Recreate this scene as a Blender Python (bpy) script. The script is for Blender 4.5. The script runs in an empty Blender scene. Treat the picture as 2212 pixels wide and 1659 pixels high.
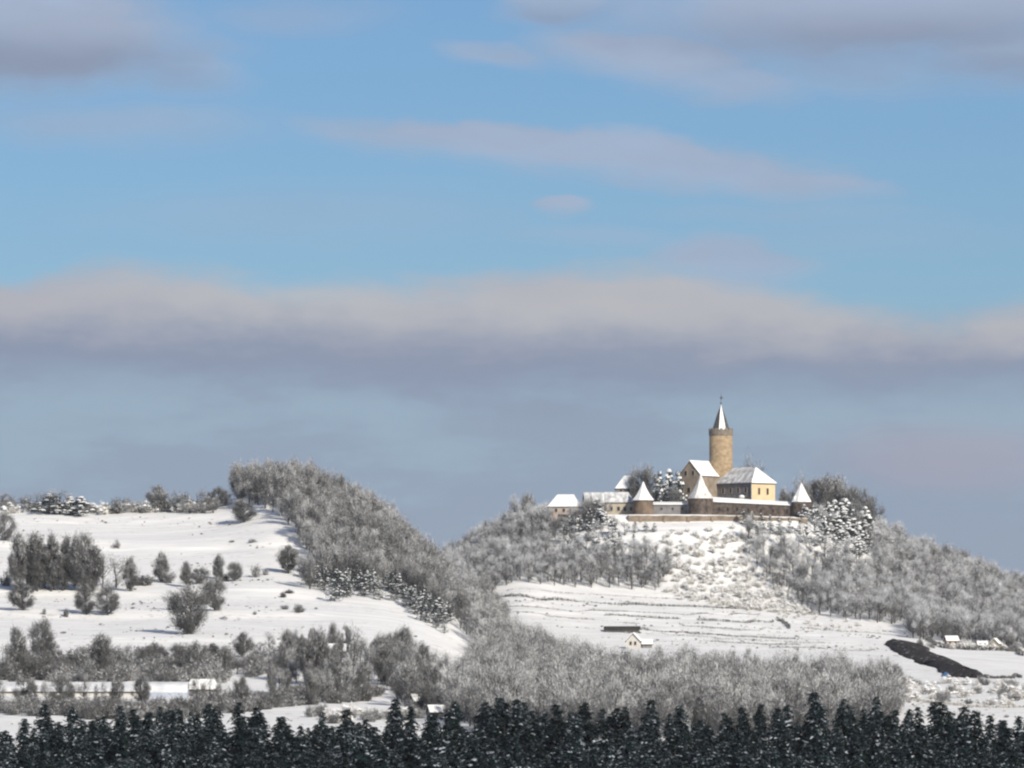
import bpy, math, random
import numpy as np
from mathutils import Vector

# ------------------------------------------------------------------ camera, sky, sun
sc = bpy.context.scene
COL = sc.collection
F = 6350.0                       # focal length in pixels of a 1024 px wide picture
HOR = 690.0                      # picture row of the horizon
PITCH = math.atan((HOR - 384.0) / F)
SP, CP = math.sin(PITCH), math.cos(PITCH)

cam_data = bpy.data.cameras.new("camera")
cam_data.sensor_width = 36.0
cam_data.lens = F / 1024.0 * 36.0
cam_data.clip_start = 1.0
cam_data.clip_end = 30000.0
cam = bpy.data.objects.new("camera", cam_data)
cam.location = (0, 0, 0)
cam.rotation_euler = (math.pi / 2 + PITCH, 0, 0)
COL.objects.link(cam)
sc.camera = cam

SUN_AZ = math.radians(33)        # to the right of straight behind the camera
SUN_EL = math.radians(28)
SUN_POS = Vector((math.sin(SUN_AZ) * math.cos(SUN_EL), -math.cos(SUN_AZ) * math.cos(SUN_EL), math.sin(SUN_EL)))
sun_data = bpy.data.lights.new("sun", 'SUN')
sun_data.energy = 5.0
sun_data.angle = math.radians(0.5)
sun_data.color = (1.0, 0.92, 0.785)
sun = bpy.data.objects.new("sun", sun_data)
sun.rotation_euler = (-SUN_POS).to_track_quat('-Z', 'Y').to_euler()
COL.objects.link(sun)

sc.view_settings.view_transform = 'Standard'
sc.view_settings.look = 'None'
sc.view_settings.exposure = 0.0
sc.view_settings.gamma = 1.0
sc.view_settings.use_curve_mapping = False
sc.render.engine = 'CYCLES'
sc.cycles.filter_width = 2.3
sc.cycles.max_bounces = 4
sc.cycles.diffuse_bounces = 3
sc.cycles.volume_bounces = 0
sc.cycles.use_denoising = True
sc.render.film_transparent = False

world = bpy.data.worlds.new("World")
sc.world = world
world.use_nodes = True
nt = world.node_tree
nt.nodes.clear()
N = nt.nodes
L = nt.links


class Ex:
    """small arithmetic on node sockets"""
    def __init__(s, k): s.k = k
    def _op(s, op, *o):
        n = N.new('ShaderNodeMath'); n.operation = op
        for i, v in enumerate((s,) + o):
            if isinstance(v, Ex): L.new(v.k, n.inputs[i])
            else: n.inputs[i].default_value = v
        return Ex(n.outputs[0])
    def __add__(s, o): return s._op('ADD', o)
    __radd__ = __add__
    def __sub__(s, o): return s._op('SUBTRACT', o)
    def __rsub__(s, o): return (s * -1.0) + o
    def __mul__(s, o): return s._op('MULTIPLY', o)
    __rmul__ = __mul__
    def __truediv__(s, o): return s._op('DIVIDE', o)
    def max(s, o): return s._op('MAXIMUM', o)
    def min(s, o): return s._op('MINIMUM', o)
    def ss(s, a, b):
        n = N.new('ShaderNodeMapRange'); n.interpolation_type = 'SMOOTHSTEP'
        L.new(s.k, n.inputs[0])
        lo, hi, t0, t1 = (a, b, 0, 1) if a < b else (b, a, 1, 0)
        n.inputs[1].default_value = lo; n.inputs[2].default_value = hi
        n.inputs[3].default_value = t0; n.inputs[4].default_value = t1
        return Ex(n.outputs[0])


def rgbmix(fac, a, b):
    n = N.new('ShaderNodeMix'); n.data_type = 'RGBA'
    L.new(fac.k, n.inputs[0])
    for i, v in ((6, a), (7, b)):
        if isinstance(v, tuple): n.inputs[i].default_value = v + (1,)
        else: L.new(v, n.inputs[i])
    return n.outputs[2]


def wnoise(vx, vy, scale, detail=4, rough=0.55, off=0.0):
    cb = N.new('ShaderNodeCombineXYZ'); L.new((vx).k, cb.inputs[0]); L.new((vy).k, cb.inputs[1]); cb.inputs[2].default_value = off
    n = N.new('ShaderNodeTexNoise'); n.inputs['Scale'].default_value = scale
    n.inputs['Detail'].default_value = detail; n.inputs['Roughness'].default_value = rough
    L.new(cb.outputs[0], n.inputs['Vector'])
    return Ex(n.outputs[0])


def srgb(r, g, b):
    return tuple(((c / 255) / 12.92 if c / 255 <= 0.04045 else ((c / 255 + 0.055) / 1.055) ** 2.4) for c in (r, g, b))


tc = N.new('ShaderNodeTexCoord')
nrm = N.new('ShaderNodeVectorMath'); nrm.operation = 'NORMALIZE'
L.new(tc.outputs['Generated'], nrm.inputs[0])
sep = N.new('ShaderNodeSeparateXYZ'); L.new(nrm.outputs[0], sep.inputs[0])
dx, dy, dz = Ex(sep.outputs[0]), Ex(sep.outputs[1]), Ex(sep.outputs[2])
AZ = dx._op('ARCTAN2', dy)                    # bearing, radians from +Y
EL = dz._op('ARCSINE')                        # elevation, radians
A = AZ * F                                    # bearing and elevation in units of 1/F radian
E = EL * F
n_lo = wnoise(A / 1024.0, E / 380.0, 2.2, 3) - 0.5
n_mid = wnoise(A / 1024.0, E / 300.0, 6.0, 4, 0.6, 3.0) - 0.5
n_fine = wnoise(A / 1024.0, E / 420.0, 22.0, 4, 0.6, 7.0) - 0.5
Aw = A + n_lo * 120.0 + n_mid * 70.0
Ew = E + n_mid * 38.0 + n_fine * 10.0 + n_lo * 20.0


n_puff = wnoise(A / 1024.0, E / 520.0, 11.0, 5, 0.62, 5.0) - 0.5


def blob(u0, v0, ru, rv, tilt=0.0, up=0.5, dn=0.95, amt=1.0):
    """one cloud: up / dn give how softly its upper and lower edges fade"""
    a0, e0 = u0 - 512.0, HOR - v0
    da = (Aw - a0) / (ru * 1.12)
    de = (Ew - e0 + (Aw - a0) * tilt) / (rv * 1.2)
    r2 = (da * da + de * de)._op('SQRT') + n_puff * 0.5
    hi = r2.ss(1.08, 1.0 - up); lo = r2.ss(1.15, 1.0 - dn)
    t_ = de.ss(-0.35, 0.35)
    return (hi * t_ + lo * (1.0 - t_)) * amt, de


high = None                                   # the pale streaks and patches in the blue
under = None                                  # the grey undersides of the heavier ones
for args, heavy in [
    ((20, 36, 205, 60, 0.02, .5, .6, 1.0), 1), ((150, 66, 90, 30, 0.2, .6, .8, .7), 1), ((110, 124, 170, 26, 0.0, .8, .9, .5), 0),
    ((560, 152, 262, 25, 0.085, .38, .8, .9), 0), ((700, 172, 190, 20, 0.13, .4, .8, .85), 0), ((420, 140, 130, 17, 0.02, .45, .9, .75), 0),
    ((562, 206, 36, 10, 0.0, .5, .9, .9), 0), ((600, 238, 120, 12, 0.05, .8, 1.0, .35), 0), ((800, 215, 160, 12, 0.03, .8, 1.0, .28), 0),
    ((500, 54, 62, 15, 0.12, .6, .9, .65), 0), ((560, 6, 72, 24, 0.0, .5, .8, .8), 1),
    ((645, 60, 110, 30, 0.16, .5, .8, .95), 0), ((880, 20, 300, 58, -0.02, .5, .8, 1.0), 1), ((1010, 52, 150, 42, 0.0, .6, .8, .9), 1), ((720, 85, 100, 20, 0.1, .6, .9, .75), 0), ((860, 66, 200, 36, 0.0, .8, .9, .55), 0),
    ((300, 15, 110, 24, 0.0, .8, 1.0, .4), 0), ((830, 85, 150, 18, 0.02, .8, 1.0, .45), 0),
    ((300, 215, 260, 30, 0.0, .9, 1.0, .28), 0), ((850, 240, 200, 22, 0.0, .9, 1.0, .2), 0), ((735, 262, 80, 30, 0.06, .4, .8, .8), 0),
]:
    b, de = blob(*args)
    high = b if high is None else high.max(b)
    if heavy:
        w_ = b * de.ss(0.35, -0.45); under = w_ if under is None else under.max(w_)

# the long bank of cloud low over the hills: its top edge undulates with the bearing
ramp = N.new('ShaderNodeValToRGB'); ramp.color_ramp.interpolation = 'B_SPLINE'
edge = [(0, 277), (60, 266), (130, 252), (190, 262), (260, 278), (390, 280), (470, 276), (560, 262), (650, 254), (720, 262), (800, 293), (880, 305), (935, 322), (985, 303), (1024, 302)]
els = ramp.color_ramp.elements
while len(els) < len(edge): els.new(0.5)
for e_, (u_, v_) in zip(els, edge):
    e_.position = (u_ + 100) / 1224.0
    g = (HOR - v_) / 690.0
    e_.color = (g, g, g, 1)
L.new(((A + 612.0) / 1224.0).k, ramp.inputs[0])
rs = N.new('ShaderNodeSeparateColor'); L.new(ramp.outputs[0], rs.inputs[0])
top = Ex(rs.outputs[0]) * 690.0 + n_mid * 36.0 + n_puff * 42.0 + n_fine * 10.0
bank = (E - top).ss(8.0, -30.0)
low_edge = E + n_lo * 60.0 + n_mid * 34.0 + A * 0.02
bank_low = (low_edge + n_puff * 40.0).ss(270.0, 335.0)
bankm = bank * bank_low
dark = (E + n_mid * 44.0 + n_lo * 46.0 + n_puff * 60.0 + A * 0.03).ss(386.0, 318.0)
c_light = srgb(186, 187, 192)
c_pink = srgb(177, 177, 186)
c_dark = srgb(140, 151, 174)
bank_col = rgbmix((n_lo * 3.0 + 0.5).ss(0.0, 1.0), c_light, c_pink)
bank_col = rgbmix(dark, bank_col, c_dark)
# veil of grey mist under the bank down to the horizon, uneven
veil = (E + n_lo * 34.0 + n_puff * 26.0).ss(398.0, 332.0)
pinkb, _ = blob(950, 458, 150, 34, 0.05, .8, .9, .75)
mauve = (n_lo * 2.6 + n_mid * 2.2 + n_puff * 0.7 + 0.5 + (E.ss(310.0, 170.0) * 0.45)).ss(0.25, 0.9)
veil_col = rgbmix(mauve, srgb(153, 173, 192), srgb(148, 161, 182))
# beyond the part of the sky seen here: the same broken cloud, thinning upward
g1 = wnoise(dx / (dz.max(0.05)), dy / (dz.max(0.05)), 0.9, 5, 0.55, 11.0)
gen = g1.ss(0.42, 0.62) * EL.ss(0.112, 0.16) * 0.85

high_col = rgbmix((n_mid * 3.0 + 0.5).ss(0.0, 1.0), srgb(167, 182, 206), srgb(163, 175, 197))
high_col = rgbmix(under.min(1.0), high_col, srgb(141, 152, 175))

sky = N.new('ShaderNodeTexSky'); sky.sky_type = 'NISHITA'
sky.sun_disc = False
sky.sun_elevation = SUN_EL
sky.sun_rotation = math.pi - SUN_AZ
sky.altitude = 400.0
sky.air_density = 1.0
sky.dust_density = 0.4
sky.ozone_density = 3.0
SKY_STR = 0.10
hs = N.new('ShaderNodeVectorMath'); hs.operation = 'MULTIPLY'
L.new(sky.outputs[0], hs.inputs[0]); hs.inputs[1].default_value = (SKY_STR * .49, SKY_STR * .63, SKY_STR * .82)
col = rgbmix(veil * 0.92, hs.outputs[0], veil_col)
col = rgbmix(pinkb, col, srgb(165, 166, 182))
col = rgbmix(bankm * 0.97, col, bank_col)
col = rgbmix(high.min(1.0) * 0.95, col, high_col)
col = rgbmix(gen, col, srgb(176, 180, 190))
bg = N.new('ShaderNodeBackground'); L.new(col, bg.inputs[0]); bg.inputs[1].default_value = 1.0
wo = N.new('ShaderNodeOutputWorld'); L.new(bg.outputs[0], wo.inputs[0])

# ------------------------------------------------------------------ helpers
R = random.Random(20240118)
PI = math.pi


def zrow(v, d):
    """height of a point at distance d seen on picture row v"""
    cy = (384.0 - v) / F
    return d * (SP + cy * CP) / (CP - cy * SP)


def xcol(u, d):
    return (u - 512.0) / F * d


def row_of(z, d):
    t = z / d
    return 384.0 - F * (t * CP - SP) / (CP + t * SP)


MATS = {}


def nodes_of(name):
    m = bpy.data.materials.new(name); m.use_nodes = True
    t = m.node_tree
    b = next(n for n in t.nodes if n.type == 'BSDF_PRINCIPLED')
    b.inputs['Specular IOR Level'].default_value = 0.15
    return m, t, b


def mat(name, c0, c1=None, scale=0.6, rough=0.9, obj_var=0.0, stretch=(1, 1, 1), bump=0.0, detail=4, spec=0.15, world_coords=False):
    """procedural material: two colours mixed by noise, optional brightness change from object to object"""
    m, t, b = nodes_of(name)
    b.inputs['Roughness'].default_value = rough
    b.inputs['Specular IOR Level'].default_value = spec
    tx = t.nodes.new('ShaderNodeTexCoord')
    mp = t.nodes.new('ShaderNodeMapping'); mp.inputs['Scale'].default_value = stretch
    if world_coords:
        ge = t.nodes.new('ShaderNodeNewGeometry'); t.links.new(ge.outputs['Position'], mp.inputs[0])
    else:
        t.links.new(tx.outputs['Object'], mp.inputs[0])
    nz = t.nodes.new('ShaderNodeTexNoise'); nz.inputs['Scale'].default_value = scale; nz.inputs['Detail'].default_value = detail
    t.links.new(mp.outputs[0], nz.inputs['Vector'])
    rp = t.nodes.new('ShaderNodeMapRange'); rp.inputs[1].default_value = 0.32; rp.inputs[2].default_value = 0.68
    t.links.new(nz.outputs[0], rp.inputs[0])
    mx = t.nodes.new('ShaderNodeMix'); mx.data_type = 'RGBA'
    mx.inputs[6].default_value = tuple(c0) + (1,); mx.inputs[7].default_value = tuple(c1 or c0) + (1,)
    t.links.new(rp.outputs[0], mx.inputs[0])
    out = mx.outputs[2]
    if obj_var:
        oi = t.nodes.new('ShaderNodeObjectInfo')
        mr = t.nodes.new('ShaderNodeMapRange'); mr.inputs[3].default_value = 1 - obj_var; mr.inputs[4].default_value = 1 + obj_var
        t.links.new(oi.outputs['Random'], mr.inputs[0])
        vm = t.nodes.new('ShaderNodeVectorMath'); vm.operation = 'SCALE'
        t.links.new(out, vm.inputs[0]); t.links.new(mr.outputs[0], vm.inputs[3])
        out = vm.outputs[0]
    t.links.new(out, b.inputs['Base Color'])
    if bump:
        bp = t.nodes.new('ShaderNodeBump'); bp.inputs['Strength'].default_value = bump; bp.inputs['Distance'].default_value = 0.3
        t.links.new(nz.outputs[0], bp.inputs['Height']); t.links.new(bp.outputs[0], b.inputs['Normal'])
    MATS[name] = m
    return m


mat('snow', (.80, .80, .79), (.87, .87, .86), 0.35, .8, bump=.15)
mat('roof_snow', (.80, .80, .80), (.88, .88, .87), 0.5, .8, bump=.2)
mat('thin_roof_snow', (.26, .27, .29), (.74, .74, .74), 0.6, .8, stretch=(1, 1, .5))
mat('grey_snow', (.48, .50, .53), (.76, .76, .77), 0.3, .8, bump=.2)  # grey snow, duller than the roof snow
mat('streaked_snow', (.50, .48, .45), (.88, .88, .87), 0.55, .8, stretch=(1.6, 1.6, .35), bump=.2)
mat('frost', (.42, .422, .425), (.60, .602, .60), 0.5, .9, obj_var=.22)
mat('cold_frost', (.47, .482, .50), (.68, .692, .71), 0.5, .9, obj_var=.18)
mat('pale_frost', (.66, .645, .61), (.84, .825, .79), 0.7, .9, obj_var=.12)
mat('twig', (.10, .102, .105), (.18, .182, .185), 0.5, .95, obj_var=.35)
mat('dark_twig', (.085, .086, .087), (.145, .146, .146), 0.5, .95, obj_var=.25)
mat('beige_twig', (.40, .37, .31), (.54, .50, .43), 0.6, .95, obj_var=.2)
mat('bark', (.045, .042, .040), (.10, .093, .086), 1.2, .95, stretch=(3, 3, .6))
mat('needle', (.003, .009, .010), (.009, .021, .021), 0.9, .85, obj_var=.3)  # nearly black: shade over the front forest put into the needle colour
mat('shaded_clot_snow', (.22, .25, .29), (.40, .43, .48), 0.9, .85, obj_var=.2)  # snow in blue grey, the shade on the front spruces painted in
mat('needle_frost', (.060, .078, .094), (.150, .175, .200), 0.9, .9, obj_var=.2)
mat('pine_needle', (.024, .034, .032), (.055, .066, .060), 0.9, .9, obj_var=.25)
mat('bough_snow', (.72, .73, .75), (.86, .86, .86), 0.8, .85)
mat('keep_stone', (.26, .19, .12), (.42, .32, .21), 0.6, .95, stretch=(1, 1, 1.6), bump=.25)
mat('parapet_stone', (.15, .13, .11), (.25, .22, .18), 0.8, .95)
mat('brown_stone', (.045, .036, .032), (.15, .122, .105), 0.7, .95, bump=.25)
mat('turret_stone', (.11, .082, .062), (.22, .165, .125), 0.4, .95, bump=.25)
mat('warm_stone', (.17, .135, .105), (.30, .245, .19), 0.4, .95, bump=.25)
mat('beige_wall', (.34, .30, .24), (.45, .40, .32), 0.5, .9)
mat('gable_plaster', (.20, .165, .13), (.33, .275, .215), 0.4, .9)
mat('yellow_wall', (.60, .47, .29), (.70, .56, .36), 0.35, .85)
mat('grey_wall', (.16, .155, .16), (.24, .23, .235), 0.5, .9)
mat('pink_wall', (.40, .33, .29), (.50, .42, .37), 0.5, .9)
mat('white_wall', (.50, .48, .45), (.62, .60, .56), 0.5, .9)
mat('blue_wall', (.34, .38, .46), (.42, .46, .53), 0.5, .8)
mat('slate', (.055, .055, .058), (.11, .105, .105), 0.9, .7)
mat('dark_roof', (.035, .033, .031), (.06, .055, .05), 0.7, .8)
mat('window_glass', (.02, .02, .024), (.03, .03, .036), 0.9, .2, spec=.5)
mat('window_frame', (.30, .26, .21), (.36, .32, .27), 0.9, .7)
mat('vane_metal', (.05, .055, .06), (.09, .095, .10), 0.9, .4, spec=.5)
mat('bare_earth', (.018, .015, .014), (.042, .035, .032), 0.35, .95, bump=.6)
mat('blue_cloth', (.05, .11, .22), (.09, .17, .30), 0.8, .6)
mat('dry_grass', (.30, .26, .19), (.40, .34, .25), 0.5, .95)


class MB:
    """collects faces and links them as one mesh object"""
    def __init__(s): s.v = []; s.f = []; s.m = []
    def face(s, pts, m=0):
        i = len(s.v); s.v.extend(tuple(p) for p in pts); s.f.append(tuple(range(i, i + len(pts)))); s.m.append(m)
    def mesh(s, v, f, m=0):
        i = len(s.v); s.v.extend(tuple(p) for p in v)
        for q in f: s.f.append(tuple(i + k for k in q)); s.m.append(m)
    def box(s, x0, x1, y0, y1, z0, z1, m=0):
        v = [(x0, y0, z0), (x1, y0, z0), (x1, y1, z0), (x0, y1, z0), (x0, y0, z1), (x1, y0, z1), (x1, y1, z1), (x0, y1, z1)]
        s.mesh(v, [(0, 3, 2, 1), (4, 5, 6, 7), (0, 1, 5, 4), (1, 2, 6, 5), (2, 3, 7, 6), (3, 0, 4, 7)], m)
    def tube(s, p0, p1, r0, r1, n=4, m=0):
        p0, p1 = Vector(p0), Vector(p1); ax = (p1 - p0)
        if ax.length < 1e-6: return
        ax.normalize()
        a = ax.orthogonal().normalized(); b = ax.cross(a)
        v = []
        for p, r in ((p0, r0), (p1, r1)):
            for k in range(n):
                t = 2 * PI * k / n
                v.append(p + a * (r * math.cos(t)) + b * (r * math.sin(t)))
        s.mesh(v, [(k, (k + 1) % n, n + (k + 1) % n, n + k) for k in range(n)], m)
    def loft(s, prof, n=16, rot=0.0, m=0, cap=True, jit=0.0, rng=None):
        v = []; f = []
        for z, r in prof:
            for k in range(n):
                t = 2 * PI * k / n + rot
                rr = r * (1 + (rng.uniform(-jit, jit) if rng else 0))
                v.append((rr * math.cos(t), rr * math.sin(t), z))
        for j in range(len(prof) - 1):
            for k in range(n):
                a = j * n + k; b = j * n + (k + 1) % n
                f.append((a, b, b + n, a + n))
        if cap:
            f.append(tuple(range(n - 1, -1, -1))); q = (len(prof) - 1) * n; f.append(tuple(range(q, q + n)))
        s.mesh(v, f, m)
    def data(s, name, mats):
        me = bpy.data.meshes.new(name)
        me.from_pydata(s.v, [], s.f)
        for m in mats: me.materials.append(MATS[m])
        me.polygons.foreach_set('material_index', s.m)
        me.update()
        return me
    def build(s, name, mats, parent=None, smooth=False):
        me = s.data(name, [mats] if isinstance(mats, str) else mats)
        if smooth: me.polygons.foreach_set('use_smooth', [True] * len(me.polygons))
        return link(name, me, parent)


def link(name, data, parent=None):
    o = bpy.data.objects.new(name, data); COL.objects.link(o)
    if parent is not None: o.parent = parent
    return o


def tag(o, label=None, cat=None, group=None, kind=None):
    for k, v in (('label', label), ('category', cat), ('group', group), ('kind', kind)):
        if v: o[k] = v
    return o


def thing(name, label, cat, loc=(0, 0, 0), rz=0.0, group=None, scale=1.0):
    o = bpy.data.objects.new(name, None); COL.objects.link(o)
    o.empty_display_size = 0.5
    o.location = loc; o.rotation_euler = (0, 0, rz)
    o.scale = (scale,) * 3 if not isinstance(scale, tuple) else scale
    return tag(o, label, cat, group)


# ------------------------------------------------------------------ terrain
COLUMNS = {
    -150: [(1200, 765), (1300, 736), (1400, 714), (1450, 706), (1520, 695), (1600, 676), (1700, 652), (1800, 628), (1900, 602), (2000, 570), (2100, 533), (2180, 508), (2230, 505), (2300, 520), (2500, 560), (3000, 690)],
    0:    [(1200, 765), (1300, 736), (1400, 714), (1450, 706), (1520, 695), (1600, 676), (1700, 652), (1800, 628), (1900, 602), (2000, 570), (2100, 533), (2180, 509), (2230, 506), (2300, 520), (2500, 560), (3000, 690)],
    150:  [(1200, 765), (1300, 736), (1400, 714), (1450, 706), (1520, 695), (1600, 676), (1700, 652), (1800, 628), (1900, 602), (2000, 570), (2100, 533), (2180, 509), (2230, 505), (2300, 520), (2500, 575), (3000, 690)],
    230:  [(1200, 765), (1300, 736), (1400, 714), (1450, 706), (1520, 695), (1600, 676), (1700, 652), (1800, 629), (1900, 602), (2000, 570), (2100, 530), (2160, 507), (2200, 496), (2260, 505), (2350, 540), (2500, 600), (3000, 690)],
    280:  [(1200, 765), (1300, 736), (1400, 714), (1520, 693), (1600, 676), (1700, 652), (1800, 630), (1900, 603), (2000, 568), (2080, 533), (2130, 502), (2170, 489), (2210, 494), (2300, 545), (2500, 600), (3000, 690)],
    330:  [(1200, 765), (1300, 736), (1400, 715), (1520, 693), (1600, 676), (1700, 654), (1800, 632), (1900, 606), (2000, 575), (2080, 538), (2130, 508), (2160, 497), (2200, 504), (2300, 570), (2500, 612), (3000, 690)],
    370:  [(1200, 765), (1300, 736), (1400, 716), (1520, 694), (1600, 677), (1700, 656), (1800, 634), (1900, 608), (1980, 581), (2050, 548), (2100, 522), (2130, 519), (2200, 545), (2300, 605), (2500, 610), (3000, 690)],
    400:  [(1200, 765), (1300, 736), (1400, 717), (1520, 695), (1600, 679), (1700, 658), (1800, 638), (1900, 613), (1980, 586), (2040, 556), (2080, 543), (2110, 545), (2200, 585), (2300, 620), (2400, 603), (2460, 596), (2520, 600), (3000, 690)],
    430:  [(1200, 766), (1300, 736), (1400, 718), (1520, 697), (1600, 681), (1700, 661), (1800, 643), (1900, 618), (1960, 594), (2010, 573), (2040, 571), (2100, 588), (2200, 628), (2300, 615), (2400, 592), (2450, 576), (2520, 592), (3000, 690)],
    460:  [(1200, 766), (1300, 736), (1400, 719), (1520, 700), (1600, 685), (1700, 668), (1800, 652), (1880, 635), (1930, 620), (1960, 613), (1990, 615), (2060, 635), (2150, 645), (2300, 610), (2400, 574), (2450, 562), (2500, 567), (3000, 690)],
    480:  [(1200, 766), (1300, 737), (1400, 720), (1520, 703), (1600, 690), (1700, 675), (1800, 663), (1860, 651), (1900, 645), (1930, 645), (2000, 655), (2100, 650), (2200, 633), (2300, 606), (2400, 565), (2450, 549), (2500, 554), (3000, 690)],
    520:  [(1200, 766), (1300, 737), (1400, 722), (1520, 706), (1600, 696), (1700, 684), (1800, 672), (1900, 660), (2000, 650), (2100, 640), (2200, 622), (2280, 601), (2330, 584), (2400, 556), (2450, 529), (2500, 533), (2600, 575), (3000, 690)],
    552:  [(1200, 766), (1300, 737), (1400, 722), (1520, 706), (1600, 696), (1700, 685), (1800, 673), (1900, 661), (2000, 651), (2100, 641), (2200, 625), (2280, 606), (2335, 588), (2390, 560), (2425, 535), (2440, 520), (2540, 526), (2620, 560), (3000, 690)],
    600:  [(1200, 766), (1300, 737), (1400, 722), (1520, 706), (1600, 696), (1700, 686), (1800, 674), (1900, 662), (2000, 652), (2100, 642), (2200, 628), (2280, 610), (2340, 591), (2385, 560), (2413, 532), (2424, 523), (2428, 521.8), (2432, 514.5), (2550, 522.5), (2600, 545), (3000, 690)],
    700:  [(1200, 766), (1300, 737), (1400, 722), (1520, 706), (1600, 696), (1700, 686), (1800, 674), (1900, 662), (2000, 652), (2100, 642), (2200, 630), (2280, 615), (2335, 600), (2360, 585), (2390, 555), (2413, 530), (2424, 523), (2428, 521.8), (2432, 514.5), (2550, 522.5), (2600, 545), (3000, 690)],
    800:  [(1200, 766), (1300, 737), (1400, 722), (1520, 706), (1600, 695), (1700, 685), (1800, 675), (1900, 665), (2000, 655), (2100, 645), (2200, 635), (2280, 623), (2330, 611), (2370, 589), (2400, 562), (2420, 535), (2426, 524), (2432, 517), (2550, 524), (2620, 552), (3000, 690)],
    860:  [(1200, 766), (1300, 736), (1400, 719), (1500, 704), (1600, 693), (1700, 684), (1800, 675), (1900, 666), (2000, 657), (2100, 648), (2200, 638), (2300, 622), (2350, 604), (2400, 577), (2440, 552), (2470, 539), (2510, 533), (2560, 538), (2650, 570), (3000, 690)],
    900:  [(1200, 766), (1300, 735), (1400, 716), (1500, 703), (1600, 692), (1700, 683), (1800, 675), (1900, 667), (2000, 658), (2100, 649), (2200, 641), (2300, 627), (2350, 612), (2400, 589), (2450, 565), (2500, 551), (2540, 551), (2600, 565), (3000, 690)],
    960:  [(1200, 766), (1300, 735), (1400, 716), (1500, 703), (1600, 692), (1700, 684), (1800, 676), (1900, 668), (2000, 660), (2100, 653), (2200, 646), (2300, 633), (2350, 621), (2400, 604), (2450, 586), (2500, 575), (2540, 576), (2650, 600), (3000, 690)],
    1024: [(1200, 766), (1300, 735), (1400, 716), (1500, 703), (1600, 692), (1700, 685), (1800, 678), (1900, 671), (2000, 664), (2100, 657), (2200, 650), (2300, 639), (2350, 629), (2400, 616), (2450, 605), (2500, 600), (2550, 602), (2650, 620), (3000, 690)],
    1174: [(1200, 766), (1300, 735), (1400, 716), (1500, 704), (1600, 694), (1700, 688), (1800, 684), (1900, 680), (2000, 676), (2100, 671), (2200, 666), (2300, 657), (2400, 644), (2500, 634), (2600, 640), (3000, 690)],
}
UG = np.arange(-150.0, 1175.0, 6.0)
DG = np.arange(1200.0, 3001.0, 4.0)
us = sorted(COLUMNS)
tab = np.array([np.interp(DG, *zip(*COLUMNS[u])) for u in us])
RG = np.array([np.interp(UG, us, tab[:, j]) for j in range(len(DG))]).T       # [u, d]
cyg = (384.0 - RG) / F
ZG = DG[None, :] * (SP + cyg * CP) / (CP - cyg * SP)
ZS = ZG.copy()
for _ in range(3):
    p = np.pad(ZS, ((2, 2), (3, 3)), mode='edge')
    ZS = sum(p[2:-2, k:k + ZG.shape[1]] for k in range(7)) / 7
    p = np.pad(ZS, ((2, 2), (3, 3)), mode='edge')
    ZS = sum(p[k:k + ZG.shape[0], 3:-3] for k in range(5)) / 5
lip = np.clip((UG - 560) / 25, 0, 1) * np.clip((850 - UG) / 25, 0, 1)            # keep the castle platform crisp
lip = lip[:, None] * np.clip((DG - 2395) / 15, 0, 1)[None, :] * np.clip((2570 - DG) / 20, 0, 1)[None, :]
ZG = ZS * (1 - lip) + ZG * lip
NEAR = [(-400, -8), (-60, -3), (0, -1.8), (12, -2.2), (60, -5), (200, -16), (400, -28), (700, -36), (900, -36), (1000, -31), (1060, -26), (1090, -23), (1120, -20.5), (1150, -18), (1180, -15.8), (1200, -14.2)]


def hash2(ix, iy, s):
    n = np.sin(ix * 127.1 + iy * 311.7 + s * 74.7) * 43758.5453
    return n - np.floor(n)


def vnoise(x, y, s):
    ix, iy = np.floor(x), np.floor(y); fx, fy = x - ix, y - iy
    fx = fx * fx * (3 - 2 * fx); fy = fy * fy * (3 - 2 * fy)
    a = hash2(ix, iy, s) * (1 - fx) + hash2(ix + 1, iy, s) * fx
    b = hash2(ix, iy + 1, s) * (1 - fx) + hash2(ix + 1, iy + 1, s) * fx
    return a * (1 - fy) + b * fy - 0.5


def sstep(x, a, b):
    t = np.clip((x - a) / (b - a), 0, 1); return t * t * (3 - 2 * t)


def bankf(d, d0, amp, w=3.0, span=45.0):
    t = d - d0
    return amp * (np.tanh(t / w) - np.clip(t / span, -1, 1))


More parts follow.
